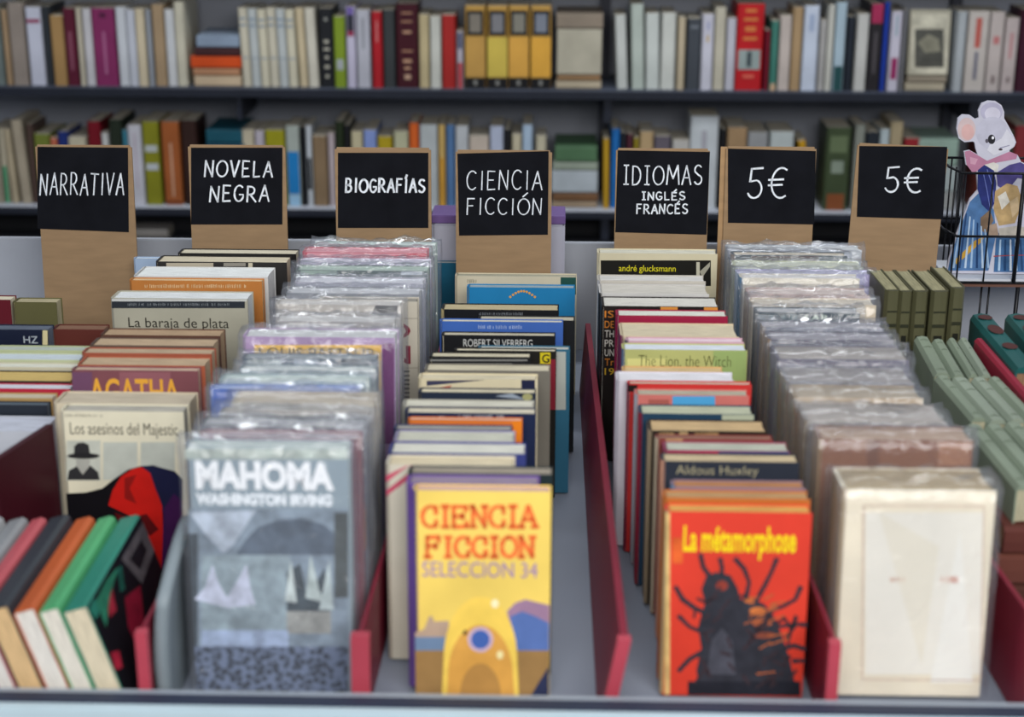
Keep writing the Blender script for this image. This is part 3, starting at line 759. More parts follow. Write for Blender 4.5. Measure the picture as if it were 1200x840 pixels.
idi[6].polys([('#a48a60', rect(772, 514, 790, 507)), ('#b49a70', rect(796, 514, 806, 506)), ('#9a7c54', rect(814, 513, 842, 507))], scale=60, var=.3)
idi[7].polys([('#a9ae96', rect(846, 496, 884, 486))])
idi[5].poly('#b08a60', rect(780, 517, 800, 514))
# sleeved 5€ row
eur[8].text('LAR', '#9fb0a0', 944, 369, 971, 375, 0); blur_line(eur[8], '#5f7a80', 890, 935, 369, 374, .0004)
blur_line(eur[11], '#4a453c', 890, 976, 332, 336, .0003)
eur[1].polys([('#6a4230', rect(1016, 545, 1030, 516)), ('#96684c', rect(1100, 545, 1136, 518))], scale=20)
eur[14].poly('#4a3a34', rect(880, 306, 960, 300))
nar[0].polys([('#c8742c', [(38, 516), (52, 506), (50, 520)])])

# two books standing at the back left, and one more pair beyond
for (yf, yb, a, b, c, p, Y, lab) in ((386, 380, -60, 56, '#131a30', '#5a6270', 1.60, 'navy book left of the Narrativa sign foot'),
                                     (386, 381, 60, 122, '#5a2a24', '#7a5a48', 1.62, 'reddish brown book under the Narrativa sign'),
                                     (351, 342, -60, 12, '#5e1420', '#c8c0aa', 1.76, 'dark red cream-topped book at the left edge'),
                                     (354, 345, 14, 66, '#5d5a38', '#a39a7c', 1.765, 'olive book left of the Narrativa sign')):
    e = (yf, yb, a, b, c, p)
    w_, t, h, loc, rot = col_book(e, Y, .022, 3, False, 0)
    r_ = new_book(w_, t, h, c, p); PP = Placed(r_, w_, t, h, loc, rot); tag(r_, lab, 'book')
    if lab.startswith('navy'):
        PP.text('HZ', '#aeb6bc', 28, 394, 44, 402, 0); PP.poly('#c8bd92', rect(50, 404, 56, 387))

# ------------------------------------------------------------------ chalk signs
KR = mat('#957a5b', .7, 'kraft', var=.09, scale=22); KRE = mat('#a98862', .7, 'kraft', var=.08, scale=22)
BLK = mat('#15161b', .85, var=.2, scale=30, spec=.08)
def sign(label, outer, blk, texts, Y=1.917, lean=5, tilt=0, double=False):
    """outer: x0,y0,x1 of the board; blk: x0,y0,x1,y1 of the chalk paper, in photograph pixels"""
    a = R(lean); t = .003
    rot = Matrix.Rotation(-a, 3, 'X') @ Matrix.Rotation(R(tilt), 3, 'Y')
    root = empty('chalk_sign'); 
    piv = Vector((at_y((outer[0] + outer[2]) / 2, 400, Y).x, Y + t, ZT + .0016 + abs(math.sin(R(tilt))) * .06))
    PL = Placed(root, 9, t, 9, piv, rot)
    A = PL.I @ hit(outer[0], outer[1], PL.p0, PL.n); B = PL.I @ hit(outer[2], outer[1], PL.p0, PL.n)
    h = (A.z + B.z) / 2
    x0, x1 = A.x, B.x; r = .0025
    bm = bmesh.new(); box_bm(bm, x0, x1, -t, 0, 0, h)
    bmesh.ops.bevel(bm, geom=[e for e in bm.edges if abs((e.verts[0].co - e.verts[1].co).y) > t * .5 and e.verts[0].co.z > h * .5], offset=r, segments=3, affect='EDGES')
    bmobj('board', bm, KR, root)
    if double:
        bm = bmesh.new(); box_bm(bm, x0 - .006, x1 - .006, .0005, .0035, 0, h - .001); bmobj('backing_board', bm, KRE, root)
    PL.w = 99; PL.h = 99
    c = [PL.loc2(*p) for p in (((blk[0], blk[3]), (blk[2], blk[3]), (blk[2], blk[1]), (blk[0], blk[1])) if not isinstance(blk[0], tuple) else blk)]
    V = [(x, -t - .0004, z) for x, z in c] + [(x, -t + .0002, z) for x, z in c]
    meshobj('chalk_panel', V, [(0, 1, 2, 3), (7, 6, 5, 4), (0, 4, 5, 1), (1, 5, 6, 2), (2, 6, 7, 3), (3, 7, 4, 0)], BLK, root)
    PL.lvl = 5
    for word, a0, b0, c0, d0, hw, sl in texts:
        PL.strokes(word_px(word, a0, b0, c0, d0, gaps=.3, slant=sl, jit=.07), '#dfe4ea', hw, name='lettering')
    tag(root, label, 'sign', 'chalk signs behind the book rows')
    return root
sign('kraft sign chalked NARRATIVA on black, leftmost', (41, 170, 154), ((44, 268), (151, 272), (150, 173), (44, 172)), [('NARRATIVA', 47, 145, 203, 228, .00085, .1)])
sign('kraft sign chalked NOVELA NEGRA in two lines', (220, 170, 334), (224, 173, 331, 263), [('NOVELA', 240, 319, 189, 207, .0011, .08), ('NEGRA', 246, 315, 218, 236, .0011, .08)])
sign('pale kraft sign chalked BIOGRAFÍAS in small bold letters', (392, 173, 505), (396, 179, 502, 267), [('BIOGRAFÍAS', 405, 498, 210, 225, .0013, .06)])
sign('kraft sign chalked CIENCIA FICCIÓN in thin letters', (534, 176, 647), ((538, 276), (642, 275), (643, 177), (536, 180)), [('CIENCIA', 547, 635, 200, 222, .00075, .05), ('FICCIÓN', 547, 635, 232, 251, .00075, .05)])
sign('kraft sign chalked IDIOMAS over INGLÉS and FRANCÉS', (722, 174, 832), ((721, 272), (828, 275), (832, 178), (724, 176)), [('JDJOMAS', 730, 823, 194, 216, .0009, .05), ('JNGLÉS', 752, 803, 225, 234, .0009, 0), ('FRANCÉS', 746, 806, 239, 250, .0009, .05)])
sign('doubled kraft sign chalked 5€ between the Idiomas sign and the plain 5€ sign', (851, 172, 957), ((853, 261), (954, 263), (956, 177), (853, 174)), [('5€', 876, 922, 197, 232, .00115, .12)], double=True)
sign('kraft sign chalked 5€ standing beside the wire rack', (1005, 170, 1112), ((1004, 254), (1105, 257), (1110, 172), (1007, 171)), [('5€', 1037, 1080, 196, 225, .00115, .1)], tilt=2.2)

# ------------------------------------------------------------------ bookcase behind
YB = 3.80
bc = empty('bookcase', (0, YB, 0)); tag(bc, 'long grey wall bookcase with dark shelf edges full of books', 'bookcase')
def bpart(name, x0, x1, y0, y1, z0, z1, m): return box(name, x0, x1, y0 - YB, y1 - YB, z0, z1, m, bc)
zS = [at_y(600, 106, YB - .02).z, at_y(600, 246, YB - .02).z]
gap = zS[0] - zS[1]
zS = [zS[0] + gap * 1.02] + zS
DK = mat('#20242f', .5); SG = mat('#b4b9c4', .5, var=.05)
for i, z in enumerate(zS):
    bpart('shelf', -1.9, 1.9, YB - .02, YB + .23, z - .003, z, SG if i == 2 else mat('#4a505e', .5))
    bpart('shelf_edge', -1.9, 1.9, YB - .024, YB - .0202, z - .019, z - (.001 if i < 2 else .004), DK)
bpart('back_panel', -1.9, 1.9, YB + .232, YB + .24, zS[2] - .02, 2.0, mat('#8b8f99', .6, var=.04, scale=3))
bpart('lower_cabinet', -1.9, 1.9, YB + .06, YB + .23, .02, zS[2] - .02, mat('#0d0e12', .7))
for px in (712, 1141): 
    X = at_y(px, 60, YB).x
    bpart('upright', X - .012, X + .012, YB + .19, YB + .228, .02, 1.75, mat('#3a3c46', .5))
for px, w2 in ((281, .006), (712, .009), (1141, .009)):
    X = at_y(px, 120, YB).x
    for z in zS[1:]: bpart('bracket', X - w2, X + w2, YB - .01, YB + .2, z - .075, z - .0195, DK)

def spine_print(root, bands, jitter=0):
    w_, t, h = root['dims']; V = []; Fc = []; mats = []; mi = []
    for j, (v0, v1, col, *m_) in enumerate(bands):
        mg = m_[0] if m_ else .0
        r = min(t * .25, .003) + mg * t
        b = len(V); y0, y1 = -t + r, -r; x = -w_ / 2 - .0004 - .0001 * j
        V += [(x, y0, h * (1 - v1)), (x, y1, h * (1 - v1)), (x, y1, h * (1 - v0)), (x, y0, h * (1 - v0))]; Fc.append((b, b + 1, b + 2, b + 3))
        m = mat(col, .5)
        if m not in mats: mats.append(m)
        mi.append(mats.index(m))
    return meshobj('spine_print', V, Fc, mats, root, mi=mi)
RZ = Matrix.Rotation(R(90), 3, 'Z')
def shelf_row(z, ybase, items, where, Yf, grp, pad=.0006):
    last = -99; n = 0
    for it in items:
        x0, x1, yt, col, desc = it[:5]; o_ = it[5] if len(it) > 5 else {}
        ym = (yt + ybase) / 2; lean = o_.get('lean', 0)
        X0 = at_y(x0, ym, Yf).x; X1 = at_y(x1, ym, Yf).x
        h = at_y((x0 + x1) / 2, yt, Yf).z - z
        dep = random.uniform(.115, .15)
        X0 = max(X0, last + pad); t = max(.006, X1 - X0 - .0004)
        rot = RZ; zz = z + .0006
        if lean:
            rot = Matrix.Rotation(R(lean), 3, 'Y') @ RZ
            h = h / math.cos(R(lean)) - t * abs(math.sin(R(lean)))
        r_ = new_book(dep, t, h, col, o_.get('pages', '#b9b2a2'), name=o_.get('name', 'shelved_book'))
        # pivot: local (−dep/2 at the front)
        shx = -h * math.sin(R(lean)) / 2
        loc = Vector((X0 + shx + (0 if lean <= 0 else 0), Yf + dep / 2 + random.uniform(0, .008), zz + (t * math.sin(R(lean)) if lean > 0 else 0)))
        r_.location = loc; r_.rotation_euler = rot.to_euler()
        last = X0 + t + (h * abs(math.sin(R(lean))) * .0)
        if lean: last = max(last, X0 + t / math.cos(R(lean)))
        if o_.get('bands'): spine_print(r_, o_['bands'])
        n += 1
        tag(r_, f'{desc}, {ORD[n]} from left, {where}', 'book', grp)
def lying(where, Y, items, grp, zb):
    """stack, bottom first: (x0, x1, y0, y1, colour, pages, desc, depth)"""
    z = zb
    for (x0, x1, yt, col, pg, desc, dep) in items:
        X0 = at_y(x0, 60, Y).x; X1 = at_y(x1, 60, Y).x
        zt = at_y((x0 + x1) / 2, yt, Y).z; t = zt - z - .0006; h = X1 - X0
        r_ = new_book(dep, t, h, col, pg, name='lying_book')
        # local z -> world X, local -x (spine) -> world -Y, local y -> ...
        M = Matrix(((0, 0, 1), (1, 0, 0), (0, 1, 0)))      # columns: x->(0,1,0), y->(0,0,1), z->(1,0,0)
        r_.rotation_euler = M.to_euler(); r_.location = (X0, Y + dep / 2, z + t + .0004)
        z = zt; tag(r_, f'{desc} {where}', 'book', grp)
C1, WH = '#c2b9a4', '#b8bcc4'
U = zS[1]; Lz = zS[2]
T1 = [(.08, .12, '#6f8290'), (.2, .23, '#8d9aa4')]
up_left = [
 (-14, 2, 10, '#66716f', 'grey-green spine'), (3, 11, 12, '#9c8468', 'narrow tan spine'), (12, 30, 4, '#8a8078', 'grey-brown cloth spine'),
 (32, 50, 9, '#b9bccb', 'white spine with a dark band', {'bands': [(.15, .2, '#8a3a58')]}), (51, 60, 8, '#2b2f34', 'black spine'),
 (59, 76, 19, '#9c7c50', 'short ochre spine'), (76, 90, 10, '#54182c', 'maroon spine', {'bands': [(.3, .8, '#7a4456', .25)]}), (91, 97, 10, '#b7b09e', 'thin cream spine'),
 (98, 109, 11, '#b9b8bc', 'white spine beside the purple one'), (109, 136, 10, '#7a2a58', 'wide purple spine', {'bands': [(.06, .12, '#4a1838', .3), (.3, .85, '#9a5a80', .38)]}),
 (137, 149, 9, '#bcc0c6', 'bright white spine'), (149, 160, 12, '#b4b8c2', 'bluish white spine'), (160, 171, 11, '#c0b49a', 'cream spine'),
 (172, 178, 12, '#8f949c', 'grey spine'), (179, 193, 6, '#9a8468', 'tan spine'), (194, 205, 12, '#c0c2c4', 'white spine with faint print', {'bands': [(.1, .6, '#a8b0b8', .3)]}),
 (205, 217, 3, '#bab6a4', 'tall cream spine')]
shelf_row(U, 104, up_left, 'upper shelf left', YB, 'books on the upper shelf, left end')
lying('in the pile left of the striped set', YB + .005, [(226, 281, 89, '#b9a58a', '#c2b092', 'cream book at the bottom', .13), (225, 280, 80, '#a77b5c', '#c09a7c', 'light brown book second', .13),
  (223, 282, 66, '#c4491c', '#b8907a', 'bright orange book', .14), (228, 281, 56, '#3f2426', '#7c4a40', 'dark brown-red book', .14), (231, 281, 42, '#8291a4', '#8a98aa', 'pale blue-grey book on top', .15)], 'pile on the upper shelf', U)
up_mid = [(x, x + 10.6, 10 + (i % 3), ('#bdb8a6', '#aeb4b4', '#c2bda8')[i % 3], 'cream striped set spine', {'bands': [(.12, .145, '#74869a'), (.2, .225, '#74869a'), (.62, .64, '#8f9aa4')], 'lean': -1.5}) for i, x in enumerate((281, 292, 303, 314, 325, 336))]
up_mid += [(348, 358, 10, '#bcae90', 'leaning cream spine', {'lean': -2}), (359, 371, 10, '#c2beb0', 'cream-white spine', {'lean': -2}),
 (374, 391, 10, '#1c1e22', 'black spine with pale marks', {'bands': [(.12, .16, '#8a8c86', .3), (.4, .44, '#a8a698', .25), (.5, .53, '#a8a698', .2), (.6, .64, '#a8a698', .3), (.72, .76, '#a8a698', .25), (.84, .88, '#a8a698', .3)]}),
 (391, 405, 20, '#768c28', 'green spine', {'bands': [(.6, .75, '#9aa0a4', .1)]}), (406, 417, 8, '#b4b0c4', 'lavender spine with dark top', {'bands': [(.0, .1, '#6a5a9a'), (.1, .3, '#2a2c38'), (.3, .36, '#8a2c48')]}),
 (418, 434, 12, '#a9aab4', 'pale lavender spine', {'bands': [(.1, .5, '#8c8e96', .3)]}), (436, 448, 14, '#a01a24', 'red spine with white lettering', {'bands': [(.12, .4, '#c07a7a', .3)]}),
 (449, 463, 12, '#34383a', 'dark grey spine'), (464, 490, 5, '#3a0e1a', 'wide burgundy spine with gilt marks', {'bands': [(.1, .12, '#a07860', .2), (.2, .22, '#a07860', .2), (.32, .35, '#b08a70', .25), (.55, .57, '#a07860', .2), (.66, .7, '#b08a70', .25), (.75, .78, '#b08a70', .3), (.84, .9, '#b0907a', .3)]}),
 (491, 503, 18, '#b0a27e', 'straw spine'), (504, 517, 20, '#b9bab2', 'off-white spine'), (518, 534, 18, '#9a2422', 'brick red spine'), (535, 543, 38, '#a8a2ac', 'short white and red spine', {'bands': [(.55, 1, '#a8343c'), (.02, .3, '#4a5068')]})]
for i, x in enumerate((545, 571, 596, 622)):
    up_mid.append((x, x + 24, 7, '#b08a44', 'yellow omnibus spine with black title box', {'bands': [(.06, .36, '#16161a', .02), (.1, .32, ('#7a746a', '#76767a', '#7c7a70', '#747a86')[i], .16), (.38, .86, ('#b48c48', '#c2ac4c', '#cc9a44', '#d09c3c')[i], -.05), (.87, 1, '#0e0e12', -.05), (.9, .96, '#7a7a76', .35)]}))
shelf_row(U, 104, up_mid, 'upper shelf middle', YB, 'books on the upper shelf, middle')
lying('in the pile left of the upright', YB + .005, [(652, 705, 95, '#a89c86', '#b8ac94', 'cream book at the bottom', .13), (654, 704, 88, '#8a6c4c', '#a4906c', 'brown-topped book second', .13),
  (653, 705, 34, '#aaa594', '#a8a08c', 'very thick grey-cream volume', .15), (652, 706, 16, '#84786a', '#94887a', 'dull brown book on top', .15)], 'pile on the upper shelf', U)
up_right = [(722, 735, 18, '#b8bcb8', 'leaning white spine', {'lean': -3}), (740, 755, 5, '#aab4ac', 'tall pale green spine', {'lean': -2}), (757, 773, 16, '#bcc2be', 'white leaning spine', {'lean': -1.5}), (775, 792, 16, '#bfc2bc', 'white spine'),
 (794, 803, 21, '#b2a58c', 'narrow cream spine'), (805, 821, 22, '#3e434a', 'charcoal spine', {'bands': [(.1, .14, '#6a7078', .1)]}), (822, 836, 17, '#bcbcc8', 'white spine with small gold emblem', {'bands': [(.28, .36, '#b89a4a', .3), (.1, .2, '#8f94b8', .3)]}),
 (837, 850, 9, '#b4af9e', 'cream spine'), (851, 862, 22, '#b2b2bc', 'lavender white spine'),
 (863, 895, 5, '#b0161e', 'wide red spine with grey picture', {'bands': [(.06, .1, '#c8703c', .25), (.16, .2, '#c8703c', .2), (.26, .32, '#c8703c', .25), (.38, .42, '#c8703c', .2), (.53, .76, '#8c9a98', .05), (.55, .73, '#3a464a', .36), (.82, .86, '#d06050', .25)]}),
 (896, 902, 36, '#6a1024', 'narrow dark red spine'), (903, 912, 25, '#3a7266', 'teal spine', {'bands': [(.9, 1, '#b89a7c')]}), (913, 927, 19, '#b6aba4', 'pinkish cream spine'), (928, 940, 9, '#a08664', 'tan spine'),
 (941, 959, 7, '#b9c2d2', 'wide bluish white spine', {'bands': [(.1, .3, '#98a6c0', .25)]}), (960, 968, 24, '#a4a2a0', 'thin greyish spine', {'bands': [(.1, .9, '#7c7c7c', .35)]}), (969, 977, 6, '#b8b8b0', 'thin white spine'),
 (978, 991, 3, '#9cb0bc', 'pale blue spine with dark green foot', {'bands': [(.72, 1, '#1c4648')]}), (992, 1001, 20, '#1e242e', 'black spine'), (1003, 1017, 17, '#b8b8b4', 'white spine right of the black'),
 (1018, 1034, 5, '#232024', 'black spine with magenta top', {'bands': [(0, .22, '#9c2850'), (.32, .8, '#4a464a', .3)]}), (1035, 1041, 3, '#1c3a9a', 'thin royal blue spine'), (1043, 1056, 14, '#b9b6c4', 'white spine with magenta marks', {'bands': [(.05, .3, '#7a9aa4', .3), (.58, .85, '#8a2458', .1)]}), (1057, 1062, 12, '#6a6a6e', 'thin grey spine')]
shelf_row(U, 104, up_right, 'upper shelf right', YB, 'books on the upper shelf, right bay')
lying('under the framed-picture book', YB + .005, [(1064, 1110, 97, '#a39a86', '#b2a68c', 'cream book', .13), (1066, 1112, 90, '#8c8272', '#9c917c', 'grey-brown book', .13)], 'pile on the upper shelf', U)
zt_ = at_y(1090, 90, YB).z + .001
X0 = at_y(1066, 50, YB + .01).x; X1 = at_y(1114, 50, YB + .01).x
r_ = new_book(X1 - X0, .014, at_y(1090, 12, YB + .02).z - zt_, '#aaa694', '#b8b09a', name='picture_book')
P = Placed(r_, X1 - X0, .014, at_y(1090, 12, YB + .02).z - zt_, Vector(((X0 + X1) / 2, YB + .03, zt_)), Matrix.Rotation(R(-5), 3, 'X'))
P.polys([('#b8b4a2', rect(1068, 86, 1112, 16)), ('#4a4a44', rect(1072, 79, 1106, 34)), ('#7c7a6a', [(1076, 50), (1088, 40), (1100, 46), (1102, 60), (1084, 62)])], scale=40, var=.3)
tag(r_, 'cream book facing out with dark picture, on the upper shelf right', 'book')
up_end = [(1120, 1131, 14, '#a2a8ac', 'pale grey spine'), (1133, 1158, 14, '#b9b2ac', 'white spine with large red print', {'bands': [(.08, .45, '#b25a50', .3), (.5, .85, '#6a6a78', .35)]}), (1159, 1176, 15, '#b6aca8', 'pinkish white spine', {'bands': [(.3, .4, '#b47070', .2), (.8, .9, '#6a5a5a', .3)]}), (1177, 1193, 22, '#b4a8a6', 'white spine with pink print', {'bands': [(.2, .55, '#b07a7c', .3), (.8, .88, '#6a5a5a', .3)]}), (1195, 1212, 12, '#3a1426', 'dark plum spine')]
shelf_row(U, 104, up_end, 'upper shelf far right', YB, 'books on the upper shelf, far right')

low_left = [(-10, 1, 152, '#8a8474', 'grey-beige spine'), (1, 8, 152, '#b0a894', 'cream spine', {'bands': [(.5, 1, '#2a8a62')]}), (9, 17, 152, '#a49880', 'tan spine', {'lean': -2}), (19, 31, 141, '#9c9280', 'tall grey-tan spine', {'lean': -3}), (34, 41, 146, '#4a3a34', 'brown spine'),
 (42, 60, 158, '#6a7430', 'olive spine'), (61, 69, 163, '#b4644c', 'salmon spine'), (70, 82, 155, '#1c2c6a', 'dark blue spine'), (83, 103, 162, '#b4ae98', 'low cream spine'), (105, 120, 143, '#6a0e1c', 'dark red spine'),
 (121, 129, 157, '#b4b6b4', 'white spine'), (130, 145, 141, '#20281e', 'green-black spine'), (146, 151, 153, '#3c7c90', 'thin teal spine'), (152, 168, 147, '#b4b4bc', 'white spine with faint marks', {'bands': [(.1, .8, '#a89aa8', .35)]}),
 (169, 188, 143, '#7a7a1e', 'olive-yellow spine', {'bands': [(.28, .36, '#aab0b0', .05), (.5, .58, '#a8aeb4', .05)]}), (191, 212, 143, '#93522a', 'rust brown spine with white lettering', {'bands': [(.25, .9, '#b48a70', .36), (.95, .98, '#5a2a18')]}), (214, 232, 142, '#2e1c18', 'dark brown spine')]
shelf_row(Lz, 245, low_left, 'lower shelf left', YB, 'books on the lower shelf, left end')
lying('in the pile above the Novela Negra sign', YB + .005, [(236, 280, 215, '#18323c', '#4a6470', 'dark book at the bottom', .15), (236, 280, 190, '#1c4252', '#4a6470', 'dark teal book second', .15), (235, 281, 168, '#16465a', '#3a6070', 'teal book third', .15), (236, 279, 152, '#174c5c', '#3a6070', 'teal book on top', .16)], 'pile on the lower shelf', Lz)
low_mid = [(283, 299, 153, '#b2aa94', 'cream spine'), (300, 311, 154, '#aaa4ae', 'lavender spine'), (312, 335, 153, '#8e8a1c', 'yellow-green spine'), (336, 352, 148, '#9aa29c', 'pale spine with bright blue label', {'bands': [(.32, .85, '#1a72b0'), (.86, 1, '#8ab0cc')]}), (353, 358, 149, '#16181c', 'thin black spine'),
 (359, 366, 148, '#b4bac0', 'white and black spine', {'bands': [(.4, .8, '#181a1e')]}), (367, 384, 160, '#7c6850', 'brown spine'), (385, 393, 157, '#a89ca0', 'pinkish spine'), (394, 404, 143, '#202a18', 'black-green spine'), (404, 411, 147, '#18181c', 'black spine'), (412, 426, 155, '#b2aa8c', 'cream spine near the Biografías sign'),
 (427, 442, 153, '#7a8cc0', 'periwinkle spine'), (443, 460, 161, '#a08c1c', 'mustard spine'), (462, 479, 155, '#a8a88c', 'pale green spine'), (480, 491, 145, '#c25a24', 'orange spine'), (492, 513, 147, '#a4aaac', 'wide pale grey spine', {'bands': [(.3, .9, '#8a8e8c', .4)]}),
 (514, 522, 147, '#b89a5c', 'straw yellow spine', {'bands': [(.4, 1, '#b8862c')]}), (523, 533, 147, '#4c6c94', 'steel blue spine'), (534, 549, 148, '#acb0b4', 'white spine'), (550, 573, 160, '#b2a69a', 'low pinkish cream spine'), (574, 590, 149, '#a4acc0', 'pale blue spine'), (591, 599, 152, '#1a1a1e', 'black spine'),
 (600, 611, 158, '#b4ac94', 'cream spine above the Ciencia Ficción sign'), (612, 624, 147, '#9cb0c4', 'light blue spine'), (628, 640, 160, '#b0aa94', 'low cream spine')]
shelf_row(Lz, 245, low_mid, 'lower shelf middle', YB, 'books on the lower shelf, middle')
lying('in the pile left of the Idiomas sign', YB + .005, [(649, 703, 236, '#8c7a64', '#b0a48c', 'cream book at the bottom', .14), (650, 704, 226, '#6a4c34', '#a08c70', 'brown-edged book second', .14), (648, 703, 200, '#a2aab0', '#a8aaa4', 'thick white book', .15), (650, 703, 190, '#8a9486', '#a8a896', 'pale green book', .15), (652, 702, 172, '#4a6a4c', '#98937c', 'green map-covered book', .16)], 'pile on the lower shelf', Lz)
low_right = [(707, 714, 163, '#b08a24', 'thin yellow spine', {'lean': -1}), (716, 726, 152, '#1c62a4', 'bright blue spine'), (727, 733, 156, '#20242c', 'black spine'), (734, 741, 158, '#4c2430', 'plum spine'), (742, 748, 162, '#8a7a24', 'olive spine'), (749, 765, 155, '#a8906c', 'tan spine'), (766, 785, 160, '#5c5660', 'grey-violet spine'),
 (787, 807, 165, '#acaaa6', 'low white spine'), (808, 841, 137, '#b4babe', 'wide tall white spine', {'bands': [(.15, .6, '#9c9ca4', .36)]}), (843, 850, 152, '#16161a', 'black spine'), (851, 874, 150, '#93795a', 'brown-tan spine'), (875, 899, 156, '#8a8c8e', 'grey spine'), (901, 929, 155, '#a8b0b0', 'off-white spine'), (940, 949, 165, '#b4881c', 'leaning yellow spine', {'lean': -9}),
 (967, 996, 150, '#39452e', 'wide dark green camouflage-like spine', {'bands': [(.1, .3, '#5c6a4c', .1), (.4, .55, '#7a8678', .2), (.8, 1, '#7a4424', .1)]}), (1000, 1012, 147, '#7c8078', 'grey-green spine'), (1013, 1028, 155, '#20262e', 'dark spine'), (1029, 1040, 152, '#a4b0b4', 'pale blue-white spine'), (1041, 1056, 143, '#9a8c70', 'tan spine beside the last sign'), (1058, 1076, 163, '#8a242a', 'red spine')]
shelf_row(Lz, 245, low_right, 'lower shelf right', YB, 'books on the lower shelf, right bay')
lying('behind the wire rack', YB + .005, [(1086, 1133, 225, '#8a8c8a', '#a8a89c', 'grey book at the bottom', .14), (1086, 1134, 195, '#9aa4a4', '#a8a89c', 'pale book in the middle', .14), (1086, 1133, 163, '#8aa094', '#a4a898', 'pale green book on top', .15)], 'pile behind the rack', Lz)
low_end = [(1146, 1158, 160, '#6a3028', 'brick spine'), (1159, 1172, 150, '#9a9c94', 'pale spine'), (1173, 1186, 156, '#3a4438', 'dark green spine'), (1187, 1203, 148, '#7c2c30', 'dull red spine')]
shelf_row(Lz, 245, low_end, 'lower shelf behind the rack', YB, 'books on the lower shelf behind the rack')
# a pale book in the shade below the lower shelf
r_ = new_book(.066, .02, .09, '#7a7672', '#8a8478', name='lying_book')
r_.rotation_euler = Matrix(((0, 0, 1), (1, 0, 0), (0, 1, 0))).to_euler()
zc = zS[2] - .3
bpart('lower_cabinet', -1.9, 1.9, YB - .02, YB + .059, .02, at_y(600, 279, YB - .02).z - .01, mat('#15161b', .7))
r_.location = (at_y(153, 272, YB - .01).x, YB - .012 + .034, at_y(600, 279, YB - .02).z - .01 + .0205); tag(r_, 'pale book lying in shade under the lower shelf', 'book')

# ------------------------------------------------------------------ books lying spine upwards
def spine_up(px, py, dirv, w_, t, h, z, cover, pages, spine=None, lean=0, name='small_book', c=.001, bulge=0):
    """back-left (or front-left) corner of the spine is where px,py shows at height z above the tray; dirv = unit length direction away from the viewer"""
    r_ = new_book(w_, t, h, cover, pages, spine, name=name, c=c, bulge=bulge)
    ez = dirv; ex = Vector((0, 0, -1)); ey = ez.cross(ex)
    M = Matrix((ex, ey, ez)).transposed()
    M = Matrix.Rotation(R(lean), 3, dirv) @ M
    p = px if isinstance(px, Vector) else at_z(px, py, z)
    loc = p - M @ Vector((-w_ / 2, 0, 0))
    return r_, loc, M
# leaning group in the left foreground (their page ends face the front)
grp = [(80, '#2c7e6c', '#d2c6ac', 'teal-green book at the right end', .020, None),
       (58, '#4fa06c', '#d8d2c6', 'light green book', .0165, None),
       (36, '#b85a30', '#d8d4cc', 'orange-red book', .0175, None),
       (10, '#33383f', '#cfae80', 'charcoal book with tan page ends', .0195, None),
       (-8, '#b0525a', '#d6d2cc', 'salmon pink book', .0145, None),
       (-33, '#84878a', '#cfb494', 'grey book with peach page ends', .018, None),
       (-60, '#9a9c9e', '#c8c8c4', 'pale grey book', .018, None),
       (-88, '#14161d', '#8a8c90', 'glossy black book', .018, None),
       (-118, '#1c2230', '#8a8c90', 'dark navy book at the left end', .018, None)]
LEAN = -17; WB = .109; YG = 1.0925
dirY = Vector((0, 1, 0)); last = None
zf = WB * math.cos(R(LEAN))
for px, col, pg, desc, t, sp in grp:
    top = at_y(px, 714, YG)
    # pivot: bottom-left edge on the tray
    piv = Vector((top.x + WB * math.sin(R(-LEAN)), YG, ZT + .0016))
    step = (t + .0012) / math.cos(R(LEAN))
    if last is not None: piv.x = min(piv.x, last - step); piv.x = last - step
    else: piv.x = -.3125 - t / math.cos(R(LEAN))
    last = piv.x
    ww = WB * random.uniform(.96, 1.0) if px < 70 else WB
    r_, _, M = spine_up(piv, 0, dirY, ww, t, .165, 0, col, pg, None, LEAN, 'paperback')
    loc = piv - M @ Vector((ww / 2, 0, 0))
    P = Placed(r_, ww, t, .165, loc, M)
    tag(r_, f'{desc} in the leaning group, left foreground', 'book', 'leaning books in the left foreground')
    if px == 80:
        P.lvl = 1
        art_layer(r_, 'cover_print', [(-ww / 2 + .002, 0), (ww / 2 - .0003, 0), (ww / 2 - .0003, .165), (-ww / 2 + .002, .165)], [(0, 1, 2, 3)], mat('#15161c', .4), 0, t)
        P.polys([('#5c585c', [(142, 655), (167, 612), (182, 642), (166, 684)]), ('#1a1a20', [(152, 655), (165, 632), (172, 645), (164, 668)]),
                 ('#8c1c34', [(146, 700), (164, 686), (170, 740), (160, 758), (150, 735)]), ('#9a2a3a', [(122, 690), (130, 682), (136, 715), (128, 724)]),
                 ('#b02a40', [(129, 765), (139, 762), (143, 782), (134, 786)]), ('#2f7a60', [(112, 705), (124, 680), (138, 664), (128, 700), (124, 735)]), ('#1f5c50', [(136, 668), (142, 662), (146, 690), (141, 694)])], scale=60, var=.3)
        P.poly('#2c7e6c', [(104, 714), (110, 700), (116, 716), (112, 726)])

